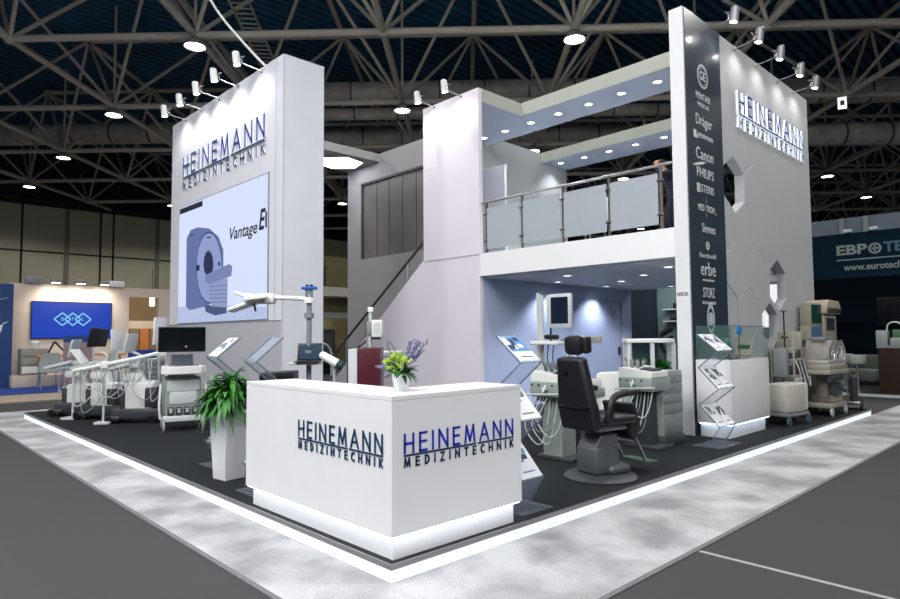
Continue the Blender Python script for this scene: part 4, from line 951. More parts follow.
# cantilever instrument desk to the right of the chair
t = thing('instrument_desk', 'low grey green instrument desk with dark tray, partly behind the examination chair', 'desk', (4.35,1.75,ZP), -PI/2)
MB().rbox(-.3,.42,-.2,.25,.66,.78,.02).build('desk_body', SAGE, t); MB().rbox(-.28,.2,-.18,.2,.78,.83,.02).build('tray', MGREY, t)
MB().rbox(.2,.4,-.15,.2,.78,.9,.02).build('monitor_box', OFFW, t); MB().rbox(-.1,.1,-.1,.15,.0,.66,.02).build('column', DGREY, t)
MB().rbox(-.32,.44,-.26,-.2,.60,.66,.01).build('drawer_rail', BLACK, t)
u2 = treat_unit((5.05,1.02,ZP), -PI/2, 'treatment unit with grey drawer cabinet, right of the examination chair', .48, .52, 1, True)
# white rack with plants
D_ = 9.9; k_ = D_/F; lat = (647-450)/F*D_
t = thing('plant_rack', 'white open display rack standing behind the treatment unit with drawers', 'shelf', at(lat, D_), YAW-PI/2)
MB().rbox(-.37,.37,-.16,.16,zz(345),zz(341),.01).build('top_board', OFFW, t)
for x in (-.36,.0,.33): MB().rbox(x,x+.06,-.14,-.08,0,zz(345),.008).build('upright', LGREY, t)
for x in (-.36,.33): MB().rbox(x,x+.06,.08,.14,0,zz(345),.008).build('upright', LGREY, t)
MB().box(-.3,.33,.1,.11,.3,zz(347)).build('back_glass', GLASS, t, smooth=0)
MB().box(-.36,.39,-.15,.15,.75,.8).build('shelf_board', OFFW, t)
for k, (dx, lab) in enumerate(((-.24,'left'),(.02,'middle'),(.22,'right'))):
    t = thing('potted_plant', 'leafy green potted plant on the white open rack, '+lab+' one of three', 'plant', at(lat+dx, D_-.0)[:2]+(0,), k, 'plants on the white open rack'); t.location.z = ZP+.8
    MB().lathe([(0,0),(.05,0),(.07,.12),(.06,.12),(0,.1)], n=16).build('pot', CERAM, t)
    mb = MB(); rn = random.Random(k+20)
    for i in range(60): leaf(mb, (0,0,.1), rn.uniform(0,6.3), rn.uniform(.12,.26), .06, rn.uniform(.5,1.5), rn.uniform(.3,.9), 6, rn.choice((0,1)))
    mb.build('foliage', [GREEN, GREEN2], t)
# white armchair corner and plant behind the unit
D_ = 9.2; k_ = D_/F; lat = (617-450)/F*D_
t = thing('white_armchair', 'white upholstered chair half hidden behind the treatment unit with drawers', 'chair', at(lat, D_), YAW-PI/2+.4)
MB().rbox(-.22,.22,-.25,.25,.2,.45,.06).rbox(-.22,.22,.15,.28,.3,.92,.06).build('upholstery', OFFW, t)
for x in (-.17,.17):
    for y in (-.2,.2): MB().cyl((x,y,0),(x,y,.22),.015).build('leg', CHROME, t)

# --- display counter with glass case
t = thing('display_counter', 'white display counter with glass case on top and cold light at its foot', 'counter', (6.35,.43,ZP))
MB().rbox(0,1.42,0,.5,.2,1.1,.004).build('body', WHITE, t)
MB().box(.06,1.36,.06,.48,0,.2).build('plinth', PLINTH, t, smooth=0)
mb = MB(); mb.box(.02,1.40,.015,.04,.185,.198); mb.box(.02,.045,.04,.48,.185,.198); mb.build('led_strip', LEDC, t)
mb = MB(); mb.box(0,1.3,0,.006,1.1,1.58); mb.box(0,1.3,.48,.486,1.1,1.58); mb.box(0,.006,.006,.48,1.1,1.58); mb.box(1.294,1.3,.006,.48,1.1,1.58); mb.box(0,1.3,0,.486,1.58,1.586)
mb.build('glass_case', GLASS, t, smooth=0)
mb = MB(); mb.box(0,1.3,-.002,.008,1.578,1.588); mb.box(-.002,.006,0,.48,1.578,1.588); mb.box(0,.008,-.002,.006,1.1,1.58); mb.box(1.292,1.3,-.002,.006,1.1,1.58); mb.build('glass_edge', ACRED, t)
# head model inside
t = thing('head_model', 'dark green anatomical head model inside the glass case', 'model', (6.72,.66,ZP+1.1), R(200))
MB().ball((0,0,.2),(.115,.09,.115),20).ball((.05,0,.15),(.07,.06,.08),14).cyl((-.01,0,.0),(-.01,0,.14),.055,.05).obox((.115,0,.165),(.04,.03,.05),(0,.4,0),.012).build('head', mat('bottle_green_resin', (18,92,62), .35, noise=.2), t)
MB().lathe([(0,0),(.12,0),(.11,.02),(0,.02)], n=24).build('base', BLACK, t)
MB().cyl((.1,-.04,.2),(.12,-.05,.24),.035).ball((.0,-.06,.24),(.06,.035,.05),10).build('blue_side', mat('teal_blue_patch', (40,110,150), .4), t)
t = thing('blue_lens_instrument', 'small stand with a bright blue disc inside the glass case', 'instrument', (7.2,.64,ZP+1.1), 0)
MB().cyl((0,0,0),(0,0,.36),.008).lathe([(0,0),(.07,0),(.06,.015),(0,.015)], n=16).build('stand', DGREY, t)
MB().cyl((0,-.02,.42),(0,.02,.42),.065,n=20).build('disc', mat('bright_blue_disc', (30,140,225), .3), t)
t = thing('tilted_tray_models', 'beige tilted tray of instruments at the right end of the glass case', 'tray', (7.44,.68,ZP+1.1), 0)
MB().obox((.05,0,.16),(.02,.26,.3),(0,R(35),0),.005).bar((0,.1,0),(.1,.1,.2),.02,.02).bar((0,-.1,0),(.1,-.1,.2),.02,.02).build('tray', BEIGE, t)
MB().obox((.03,0,.17),(.015,.18,.06),(0,R(35),0)).obox((.06,0,.12),(.015,.18,.03),(0,R(35),0)).build('instruments', GREEN2, t)
t = thing('curved_probe', 'coiled black and cream scope lying in the glass case', 'instrument', (6.64,.56,ZP+1.1), 0)
MB().tube([(-.2,0,.012),(-.1,-.03,.03),(.08,-.04,.012),(.3,-.04,.012),(.4,.0,.012)], .012, smooth=5).build('tube', BLACK, t)
MB().tube([(.1,-.1,.012),(.25,-.08,.014),(.4,-.11,.012)], .014, smooth=4).build('grip', BEIGE, t)

# --- right group: white box machine, anaesthesia trolley, monitors, incubator, small trolley
t = thing('white_compressor', 'white boxy machine on big casters beside the display counter', 'medical machine', (8.5,.46,ZP), R(-8))
MB().rbox(-.3,.3,-.2,.2,.2,.66,.05).build('body', mat('dull_white_enamel', (186,184,174), .5, noise=.03), t); MB().rbox(.3,.42,-.18,.18,.22,.66,.03).build('side_panel', LGREY, t)
MB().rbox(-.3,.4,-.2,.2,.14,.2,.02).build('chassis', MGREY, t)
casters(t, [(-.28,-.2),(.36,-.2),(-.28,.2),(.36,.2)], .065, mat('blue_grey_rubber', (70,92,110), .5))
t = thing('anaesthesia_trolley', 'beige open rack trolley with a black pole, standing against the right wall', 'medical machine', (9.5,.7,ZP), R(0))
for z in (.35,.72,1.0,1.18): MB().rbox(-.35,.25,-.2,.2,z,z+.03,.008).build('shelf', BEIGE, t)
for x in (-.34,.22):
    for y in (-.18,.18): MB().rbox(x,x+.03,y-.015,y+.015,.1,1.42,.004).build('upright', BEIGE, t)
MB().rbox(.02,.25,-.2,.2,1.2,1.5,.01).build('cabinet', BEIGE, t)
MB().cyl((-.2,0,1.2),(-.2,0,1.86),.012).cyl((-.34,0,1.86),(-.06,0,1.86),.01).cyl((-.32,0,1.4),(-.08,0,1.4),.02).build('pole', BLACK, t)
MB().rbox(-.3,-.02,-.15,.1,1.03,1.13,.01).rbox(-.3,.18,-.16,.1,.38,.6,.02).cyl((0,-.1,.75),(0,-.1,.95),.05).cyl((.12,-.1,.75),(.12,-.1,.92),.045).rbox(-.3,-.1,-.15,.1,.75,.9,.01).build('instruments', DGREY, t)
casters(t, [(-.3,-.17),(.22,-.17),(-.3,.17),(.22,.17)], .05)
MB().rbox(-.32,.2,-.21,-.19,.62,.71,.006).build('front_drawer', LGREY, t); MB().rbox(.05,.22,-.215,-.2,1.24,1.36,.004).build('display', DGREY, t)
for k in range(5): cable(t, [(-.3+.1*k,-.19,1.02),(-.32+.12*k,-.27,.8-.06*k),(-.2+.1*k,-.26,.5+.05*k),(-.05+.05*k,-.2,.7)], .009, DGREY if k % 2 else LGREY, 'hose')
MB().rbox(-.5,-.36,-.12,.1,.72,1.22,.02).build('side_bracket', MGREY, t)
MB().cyl((-.44,-.14,.2),(-.44,-.14,.66),.05).build('gas_bottle', DGREY, t)
t = thing('infant_incubator', 'beige infant incubator with clear shiny hood on a wheeled base', 'medical machine', (10.35,.4,ZP), R(-2))
MB().rbox(-.42,.42,-.24,.24,.14,.22,.02).rbox(-.1,.34,-.2,.2,.22,.36,.03).build('base', BEIGE, t)
casters(t, [(-.36,-.22),(.36,-.22),(-.36,.22),(.36,.22)], .075, LGREY)
MB().rbox(-.14,.02,-.1,.1,.3,.74,.02).rbox(.04,.16,-.08,.08,.3,.74,.02).build('column', BEIGE, t)
MB().rbox(-.58,.5,-.28,.28,.74,.82,.02).rbox(-.5,.4,-.26,.26,.82,.92,.02).build('deck', BEIGE, t)
mb = MB()
for i in range(4): mb.cyl((-.42+.16*i,-.29,.68),(-.42+.16*i,-.25,.68),.045)
mb.rbox(-.5,.1,-.27,-.2,.6,.74,.01); mb.build('control_dials', DGREY, t)
MB().prism([(-.44,.92),(.46,.92),(.46,1.16),(.3,1.34),(-.22,1.34),(-.44,1.16)], .46, 'xz', -.23).build('hood', mat('clear_hood', (210,205,200), .06, alpha=.32), t, smooth=0)
for x in (-.25,.02,.29): MB().tube([(x+.08*math.cos(a*PI/8), -.235, 1.06+.08*math.sin(a*PI/8)) for a in range(17)], .008, 6).build('port_ring', LGREY, t)
MB().rbox(-.4,.4,-.2,.2,.93,.98,.02).build('mattress', LGREY, t)
MB().tube([(-.3,-.1,1.0),(-.1,-.15,1.12),(.1,-.12,1.02),(.25,0,1.2)], .012, smooth=4).rbox(-.2,.1,-.1,.1,.99,1.06,.02).build('tubing', MGREY, t)
for k in range(4): cable(t, [(-.4+.2*k,-.25,1.0),(-.35+.2*k,-.22,1.2-.04*k),(-.2+.18*k,-.2,1.05+.05*k),(-.1+.16*k,-.15,1.22)], .012, CHROME if k % 2 else DGREY, 'hose')
MB().rbox(-.36,-.1,-.15,.12,1.34,1.4,.01).rbox(.0,.2,-.1,.1,1.34,1.39,.01).build('hood_tray', MGREY, t)
MB().rbox(-.3,.1,-.26,-.18,.36,.58,.02).build('control_box', DGREY, t)
MB().rbox(.4,.66,-.16,.16,.45,.86,.1).build('air_bag', mat('pale_teal_bag', (130,150,150), .35), t)
t = thing('beige_monitor_pillar', 'tall beige machine with two stacked tinted screens, left of the radiant warmer', 'medical machine', (10.95,.78,ZP), R(-12))
MB().rbox(-.2,.2,-.1,.1,.1,1.3,.02).build('pillar', BEIGE, t)
MB().rbox(-.2,.2,-.1,.1,1.27,1.62,.02).rbox(-.17,.27,-.1,.1,1.62,2.06,.02).build('head_unit', mat('khaki_plastic', (150,148,130), .5), t)
MB().obox((.05,-.106,1.84),(.34,.01,.36),(0,R(0),0)).build('upper_screen', mat('dark_green_screen', (28,62,56), .2), t)
MB().obox((.03,-.106,1.47),(.34,.01,.26),(0,0,0)).build('lower_screen', mat('steel_blue_screen', (80,108,140), .2), t)
casters(t, [(-.15,-.06),(.15,-.06),(-.15,.06),(.15,.06)], .05)
t = thing('radiant_warmer', 'tall beige warmer with tilted canopy head above a grey display, behind the incubator', 'medical machine', (11.5,.72,ZP), R(-6))
MB().rbox(-.3,.3,-.2,.2,.1,.2,.02).build('base', BEIGE, t); casters(t, [(-.25,-.16),(.25,-.16),(-.25,.16),(.25,.16)], .05)
MB().rbox(-.26,.26,-.12,.14,.2,1.25,.03).build('column', BEIGE, t)
MB().rbox(-.3,.26,-.16,.12,1.25,1.83,.02).build('display_housing', BEIGE, t); MB().box(-.22,.16,-.166,-.16,1.52,1.76).build('display', mat('plum_grey_screen', (62,60,72), .2), t)
mb = MB(); mb.prism([(-.36,1.84),(.34,1.84),(.38,1.95),(.28,2.1),(-.24,2.12),(-.34,2.0)], .4, 'xz', -.22); mb.build('canopy_head', mat('sand_plastic', (176,160,140), .45, noise=.05), t, bevel=.03)
MB().rbox(-.3,.3,-.235,-.222,1.86,1.96,.005).build('canopy_grille', DGREY, t)
MB().tube([(.3,0,1.95),(.42,0,1.8),(.42,0,1.3)], .03, smooth=4).tube([(.3,.0,1.2),(.46,0,1.15),(.44,0,.85)], .03, smooth=4).build('hose', LGREY, t)
t = thing('small_trolley', 'small dark trolley with upright handle at the far right platform corner', 'trolley', (11.5,.22,ZP), R(10))
MB().rbox(-.16,.16,-.12,.12,.1,.16,.02).tube([(-.12,.1,.15),(-.12,.1,.85),(.1,.1,.85),(.1,.1,.15)], .012).build('frame', CHROME, t)
MB().cyl((-.04,0,.16),(-.04,0,.6),.07).ball((-.04,0,.6),.07).cyl((-.04,0,.64),(-.04,0,.74),.02).build('gas_cylinder', DGREY, t)
casters(t, [(-.14,-.12),(.16,-.12)], .09, BLACK)

# --- upper deck: person and furniture
t = thing('white_deck_chair', 'pale transparent chair back seen through the frosted balcony glass', 'chair', (6.9,2.9,3.19), R(200))
MB().rbox(-.2,.2,-.2,.2,.42,.46,.01).rbox(-.22,-.19,-.2,.2,.46,.85,.01).build('shell', OFFW, t)
for x in (-.17,.17):
    for y in (-.17,.17): MB().cyl((x,y,0),(x,y,.42),.012).build('leg', CHROME, t)
# ================================================================== PERSON on the upper deck
def skin_mesh(name, J, E_, root, m_, parent, lv=2):
    me = bpy.data.meshes.new(name); names_ = list(J); me.from_pydata([J[n][0] for n in names_], [(names_.index(a), names_.index(b_)) for a, b_ in E_], [])
    o = bpy.data.objects.new(name, me); COL.objects.link(o); o.modifiers.new('skin', 'SKIN'); sm = o.modifiers.new('sub', 'SUBSURF'); sm.levels = lv; sm.render_levels = lv
    for i, n in enumerate(names_):
        r = J[n][1]; me.skin_vertices[0].data[i].radius = r if isinstance(r, tuple) else (r, r); me.skin_vertices[0].data[i].use_root = (n == root)
    bpy.context.view_layer.update()
    nm = bpy.data.meshes.new_from_object(o.evaluated_get(bpy.context.evaluated_depsgraph_get())); bpy.data.objects.remove(o)
    nm.name = name; nm.materials.clear(); nm.materials.append(m_); nm.polygons.foreach_set('use_smooth', [True]*len(nm.polygons))
    o = bpy.data.objects.new(name, nm); COL.objects.link(o); o.parent = parent; return o
SKIN = mat('skin_tone', (205,150,125), .55, noise=.05)
t = thing('person', 'person in navy suit and white collar bending forward at the balcony railing', 'person', (7.72,1.98,3.19), math.atan2(.69,-.72)-.2)
J = dict(pel=((-.14,0,.86),.14), belly=((-.09,0,1.0),.14), chest=((.0,0,1.16),.145), neck=((.07,0,1.26),.055), hd=((.12,0,1.33),.085), top=((.14,0,1.41),.085), crown=((.145,0,1.45),.06),
         hl=((-.14,.1,.82),.1), kl=((-.02,.12,.46),.07), al=((-.08,.12,.09),.045), fl=((.1,.13,.04),.04), hr=((-.14,-.1,.82),.1), kr=((.02,-.12,.46),.07), ar=((-.02,-.12,.09),.045), fr=((.16,-.13,.04),.04),
         sl=((.0,.17,1.17),.065), el=((.16,.30,1.12),.045), wl=((.2,.16,1.36),.03), sr=((.0,-.17,1.17),.065), er=((.1,-.24,.93),.045), wr=((.3,-.18,.86),.03))
E_ = [('pel','belly'),('belly','chest'),('chest','neck'),('neck','hd'),('hd','top'),('top','crown'),('pel','hl'),('hl','kl'),('kl','al'),('al','fl'),('pel','hr'),('hr','kr'),('kr','ar'),('ar','fr'),('chest','sl'),('sl','el'),('el','wl'),('chest','sr'),('sr','er'),('er','wr')]
# fingers
for s, w0, d in (('l', (.2,.16,1.36), Vector((-.25,-.75,.6))), ('r', (.3,-.18,.86), Vector((.9,.1,-.2)))):
    d.normalize(); sdv = Vector((1,0,0)) if s == 'l' else Vector((0,1,0)); pal = Vector(w0)+d*.06; J['p'+s] = (tuple(pal), (.035,.02)); E_.append(('w'+s, 'p'+s))
    for k in range(4):
        a = pal+sdv*(.026*(k-1.5))+d*.03; b2 = a+d*(.04+.006*(k in (1,2))); c2 = b2+d*.02+Vector((0,0,-.012))
        J[f'{s}a{k}'] = (tuple(a), .0095); J[f'{s}b{k}'] = (tuple(b2), .009); J[f'{s}c{k}'] = (tuple(c2), .008); E_ += [('p'+s, f'{s}a{k}'), (f'{s}a{k}', f'{s}b{k}'), (f'{s}b{k}', f'{s}c{k}')]
    th = Vector(w0)+d*.03+sdv*.05; J[s+'t'] = (tuple(th), .011); J[s+'u'] = (tuple(th+d*.035+sdv*.01), .009); E_ += [('p'+s, s+'t'), (s+'t', s+'u')]
skin_mesh('body', J, E_, 'pel', SKIN, t)
MB().ball((.215,0,1.36),(.02,.014,.02),8).ball((.12,.088,1.37),(.02,.012,.03),8).ball((.12,-.088,1.37),(.02,.012,.03),8).build('ears_and_nose', SKIN, t)
MB().ball((.2,.032,1.385),.012,8).ball((.2,-.032,1.385),.012,8).obox((.208,0,1.315),(.012,.045,.008)).build('eyes_and_mouth', mat('dark_eye', (50,30,28), .4), t)
MB().ball((.105,0,1.40),(.092,.094,.075),16).build('hair', mat('short_brown_hair', (70,54,44), .8, noise=.2), t)
Js = {k: J[k] for k in ('pel','belly','chest','sl','el','sr','er','hl','kl','al','hr','kr','ar')}
def gr(v, k): return (v[0], (v[1]+k))
Js = {k: gr(v, .018) for k, v in Js.items()}; Js['cu'] = ((.198,.175,1.335), .045); Js['cv'] = ((.28,-.185,.868), .045); Js['nk'] = ((.05,0,1.225), .075)
skin_mesh('suit', Js, [('pel','belly'),('belly','chest'),('chest','nk'),('chest','sl'),('sl','el'),('el','cu'),('chest','sr'),('sr','er'),('er','cv'),('pel','hl'),('hl','kl'),('kl','al'),('pel','hr'),('hr','kr'),('kr','ar')], 'pel', mat('navy_suit_cloth', (24,28,48), .8, noise=.2), t)
MB().lathe([(.085,-.03),(.078,.03),(.068,.03),(.07,-.03)], (.065,0,1.25), 20).build('collar', PAPER, t)
MB().rbox(-.14,.14,.06,.18,0,.07,.03).rbox(-.08,.2,-.18,-.07,0,.07,.03).build('shoes', BLACK, t)

# ================================================================== NEIGHBOUR STAND ON THE LEFT
CREAMW = mat('cream_booth_wall', (212,196,180), .7, noise=.03, nscale=2)
struct(MB().box(-8,8.5,17.9,23,0,.05).build('floor_blue_carpet', mat('royal_blue_carpet', (28,62,140), .9, noise=.15, nscale=60)))
struct(MB().box(-10,8.5,15.6,17.9,0,.03).build('floor_beige_edge', mat('beige_floor_edge', (160,145,125), .7, noise=.1)))
struct(MB().prism([(1.22,.05),(8,.05),(8,3.46),(1.22,3.46)], .15, 'xz', 22, holes=[[(4.95,.06),(6.0,.06),(6.0,3.12),(4.95,3.12)]]).build('wall_cream_booth', CREAMW, smooth=0))
struct(MB().box(-6,1.2,21.0,21.15,.05,3.35).build('wall_blue_booth', mat('deep_blue_booth_wall', (20,62,120), .5, noise=.2, nscale=.7), smooth=0))
t = thing('wall_emblem', 'partly visible white lettering and swoosh on the blue wall at the left edge', 'emblem', (.9,20.995,2.4))
MB().bar((-.35,0,.35),(.15,0,.5),.01,.07,up=(0,1,0)).build('line_mark', PAPER, t); MB().prism([(-.3,-.55),(.2,-.25),(.05,-.3),(.0,-.55),(-.1,-.8)], .01, 'xz', -.01).build('swoosh', PAPER, t)
t = thing('wall_display', 'bright blue wall display with a logo of three linked diamonds', 'screen', (0,21.98,0))
MB().box(1.85,4.35,-.03,.0,1.58,2.87).build('bezel', BLACK, t, smooth=0)
MB().box(1.88,4.32,-.036,-.03,1.61,2.84).build('display', em('display_deep_blue', (0,64,196), .8), t, smooth=0)
LB = em('display_logo_blue', (130,210,255), .9)
for k, x in enumerate((2.78,3.1,3.42)):
    mb = MB(); z = 2.26
    P4 = [(x-.25,z),(x,z+.22),(x+.25,z),(x,z-.22)]
    for a, b_ in zip(P4, P4[1:]+P4[:1]): mb.bar((a[0],-.04,a[1]), (b_[0],-.04,b_[1]), .045, .004, up=(0,1,0))
    mb.build('diamond', LB, t, smooth=0)
    text('BTL'[k], .17, frame((x,-.042,z), UR), 'letter', LB, t, depth=.001)
for k, x in enumerate((2.45,3.2,3.95)):
    t = thing('booth_spotlight', 'small spotlight on top of the cream booth wall, '+['left','middle','right'][k]+' one of three', 'lamp', (x,21.95,3.5), 0, 'spotlights of the cream booth')
    MB().box(-.02,.02,-.5,.1,0,.03).rbox(-.15,.15,-.62,-.45,-.02,.1,.02).build('housing', MGREY, t)
    MB().box(-.12,.12,-.6,-.47,-.03,-.018).build('lens', LAMP, t); spot_light('lamp_light', (0,-.52,-.06), (0,.6,-1), 75, 130, .9, (1,.93,.84), .06, t)
t = thing('emergency_light', 'small boxy lamp on top of the cream booth wall above the doorway', 'lamp', (4.5,21.95,3.46)); MB().rbox(-.25,.25,-.05,.1,0,.22,.02).build('box', OFFW, t)
t = thing('speaker_box', 'grey box with round grille on top of the cream booth wall at its left end', 'speaker', (1.9,21.95,3.46)); MB().rbox(-.25,.25,-.05,.1,0,.25,.02).cyl((0,-.06,.12),(0,-.05,.12),.09).build('box', MGREY, t)
t = thing('booth_plinth', 'low pale plinth along the cream wall', 'plinth', (1.15,20.6,.05)); MB().rbox(0,1.7,0,.9,0,.36,.01).build('body', CREAMW, t)
t = thing('drawer_cabinet', 'small grey cabinet with shelves standing on the low plinth', 'cabinet', (1.42,20.9,.41)); cb = MB().rbox(0,.75,0,.5,0,.85,.01).build('body', MGREY, t)
for i in range(3): MB().rbox(.04,.71,-.02,.0,.06+.27*i,.28+.27*i,.005).build('drawer', OFFW if i == 0 else BEIGE, t)
t = thing('cream_pot', 'small cream pot on the grey cabinet', 'pot', (1.85,21.1,1.26)); MB().lathe([(0,0),(.1,0),(.14,.2),(.1,.26),(0,.26)], n=18).build('body', OFFW, t)
t = thing('booth_table', 'table with orange top in front of the cream wall', 'table', (2.65,20.2,.05)); MB().rbox(-.95,1.6,-.3,.3,.96,1.02,.01).build('tabletop', mat('orange_table_top', (215,140,50), .4), t)
for x in (-.85,1.5): MB().cyl((x,0,0),(x,0,.96),.03).build('leg', CHROME, t)
def shell_chair(loc, rz, label, group, m_, sh=.45):
    t = thing('shell_chair', label, 'chair', loc, rz, group)
    mb = MB(); mb.prism([(-.22,0),(.22,0),(.24,.25),(.17,.46),(-.17,.46),(-.24,.25)], .02, 'yz', -.22); 
    for i in range(len(mb.v)): mb.v[i] = Vector((mb.v[i].x-.12*(mb.v[i].z/.46)**2, mb.v[i].y, mb.v[i].z+sh))
    mb.build('backrest', m_, t); MB().rbox(-.22,.22,-.23,.23,sh-.02,sh+.01,.01).build('seat', m_, t)
    for x in (-.19,.19):
        for y in (-.19,.19): MB().cyl((x,y,0),(x*.8,y*.8,sh),.012).build('leg', CHROME, t)
    return t
SHELL = mat('pale_sage_shell', (175,185,178), .4)
c1 = shell_chair((1.86,19.1,.05), R(85), 'pale chair with its back to us in front of the grey cabinet', 'chairs of the cream booth', SHELL); c1.scale = (1.22,1.22,1.22)
dup(c1, (3.5,19.7,.05), R(200), 'pale chair behind the ultrasound machines at the orange table')
t = thing('articulated_lamp', 'black articulated desk lamp on the orange table', 'lamp', (2.1,20.15,1.07)); MB().cyl((0,0,0),(0,0,.03),.1).bar((-.1,0,0),(.1,0,.42),.05,.05).bar((.1,0,.42),(.42,0,.05),.05,.05).build('arm', BLACK, t)
t = thing('roll_up_banner', 'grey pink roll-up banner with blue head in front of the blue display', 'banner', (2.62,19,.05)); MB().box(-.42,.42,0,.01,.05,1.42).build('sheet', mat('grey_pink_print', (150,128,132), .6, noise=.15, nscale=3), t)
MB().box(-.42,.42,-.004,0,1.42,1.62).box(-.42,.42,0,.01,1.42,1.62).build('head_band', mat('banner_blue', (30,64,130), .5), t); MB().box(-.34,.34,-.005,0,1.22,1.27).box(-.34,.2,-.005,0,1.14,1.18).build('printed_lines', MGREY, t); MB().rbox(-.45,.45,-.1,.1,0,.06,.02).build('base', CHROME, t)
# room seen through the doorway
struct(MB().box(3.5,9,27,27.2,0,3.5).build('wall_doorway_room', mat('brown_room_wall', (120,98,70), .7, noise=.1, nscale=2), smooth=0))
struct(MB().box(3.5,9,26.95,27,2.0,2.35).build('trim_6', CREAMW, smooth=0))
t = thing('orange_panel_wall', 'row of orange and brown panels seen through the cream doorway', 'panel', (5.6,26.8,0))
for k in range(5): MB().box(.0+.42*k,.38+.42*k,0,.04,1.05,2.0).build('panel', mat('orange_panel', (190,120,60), .5) if k in (0,3) else mat('tan_panel', (140,112,84), .6), t, smooth=0)
MB().box(-.5,2.4,-.3,0,.6,1.05).build('blue_counter', mat('blue_counter', (30,66,150), .5), t, smooth=0)
t = thing('pendant_lamp', 'small glowing white pendant lamp seen through the cream doorway', 'lamp', (6.75,25,2.95)); MB().cyl((0,0,0),(0,0,.42),.1,n=18).build('shade', mat('warm_pendant_glow', (255,240,210), .5, emit=3), t); MB().cyl((0,0,.5),(0,0,1.6),.01).build('cord', BLACK, t)
pl = bpy.data.lights.new('pendant_light', 'POINT'); pl.energy = 90; pl.color = (1,.85,.65); pl.shadow_soft_size = .15; po = bpy.data.objects.new('pendant_light', pl); COL.objects.link(po); po.parent = t; po.location = (0,-.3,-.3)
t = thing('drawer_unit', 'grey unit of flat drawers beside the black monitor of the ultrasound machine', 'cabinet', (3.6,15.6,0)); MB().rbox(-.35,.35,-.25,.25,0,1.0,.01).build('body', SAGE, t)
for i in range(6): MB().rbox(-.32,.32,-.27,-.25,.08+.15*i,.2+.15*i,.004).build('drawer', MGREY, t)

# ================================================================== SEEN IN THE GAP BESIDE THE TOWER
struct(MB().box(9.2,15,21,21.2,0,5.2).build('wall_olive_booth', mat('olive_booth_wall', (98,92,62), .7, noise=.1, nscale=2), smooth=0))
struct(MB().box(9.2,15,20.2,20.6,3.35,3.75).build('trim_7', mat('pale_beam', (176,176,168), .6), smooth=0))
struct(MB().box(9.2,15,19.6,20.0,2.35,2.6).build('trim_8', mat('grey_beam', (120,124,122), .6), smooth=0))
t = thing('booth_lamp', 'small glowing lamp below the pale beam in the gap right of the left tower', 'lamp', (11.9,20.4,3.15)); MB().lathe([(0,0),(.22,0),(.2,.08),(.05,.2),(0,.2)], n=18).build('shade', mat('soft_lamp_glow', (255,250,235), .5, emit=5), t)
spot_light('lamp_light', (0,0,-.1), (0,0,-1), 120, 150, .5, (1,.95,.85), .2, t)
t = thing('dark_frame_picture', 'dark blue framed picture high in the gap right of the left tower', 'picture', (12.5,20.95,4.3)); MB().box(-.3,.3,0,.05,-.45,.45).build('frame', BLACK, t); MB().box(-.24,.24,-.01,0,-.38,.38).build('picture_sheet', mat('dark_blue_sheet', (30,52,72), .4), t)
t = thing('arch_display', 'pale arched tube stand far behind the stair foot', 'display stand', (11.3,18.6,0)); MB().tube([(-.5,0,0),(-.5,0,.9),(-.25,0,1.25),(.05,0,1.25),(.3,0,.9),(.3,0,0)], .05, smooth=4).build('tube', LGREY, t)
t = thing('dark_cabinet', 'black cabinet far behind the foot of the stair', 'cabinet', (12.0,20,0)); MB().rbox(-.6,.5,-.3,.3,0,1.9,.02).build('body', BLACK, t); MB().box(-.5,.4,-.31,-.3,.9,1.7).build('door', DGREY, t)

# ================================================================== NEIGHBOUR STAND BEHIND THE GROUND ROOM
struct(MB().box(15,15.2,6.2,12,0,3.6).build('wall_navy_booth', mat('navy_booth_wall', (20,34,48), .5, noise=.1), smooth=0))
struct(MB().box(15.1,15.3,2.8,6.2,0,3.6).build('wall_sage_booth', mat('sage_booth_wall', (92,108,110), .6, noise=.05), smooth=0))
struct(MB().box(12,15,2.8,12,0,.05).build('floor_booth', mat('dark_booth_floor', (40,40,42), .5), smooth=0))
t = thing('microscope', 'black microscope silhouette on a stand seen through the ground room opening', 'microscope', (14.6,5.72,.05), R(150))
MB().lathe([(0,0),(.25,0),(.25,.03),(.04,.06),(0,.06)], n=20).cyl((0,0,.05),(0,0,1.0),.03).build('stand', DGREY, t)
MB().tube([(.0,0,1.0),(.14,.02,1.25),(.1,0,1.5)], [.07,.06,.07], smooth=4).obox((-.06,0,1.6),(.42,.12,.14),(0,R(28),0),.03).obox((-.2,0,1.42),(.12,.2,.1),(0,R(28),0),.02).cyl((-.18,0,1.3),(-.14,0,1.45),.05).build('head', BLACK, t)
t = thing('wall_shelves', 'two thin shelves with dark devices on the sage wall behind the microscope', 'shelf', (15.1,5.3,0))
for z in (1.95, 2.3): MB().box(-.25,0,-.6,.6,z,z+.03).build('shelf_board', LGREY, t)
MB().rbox(-.2,-.05,.0,.3,2.33,2.5,.02).rbox(-.2,-.05,.1,.4,1.98,2.1,.02).build('device', BLACK, t)
spot_light('booth_light', (13.6,5.2,3.4), (.4,.1,-1), 70, 140, .6, (.8,1,.98), .1)

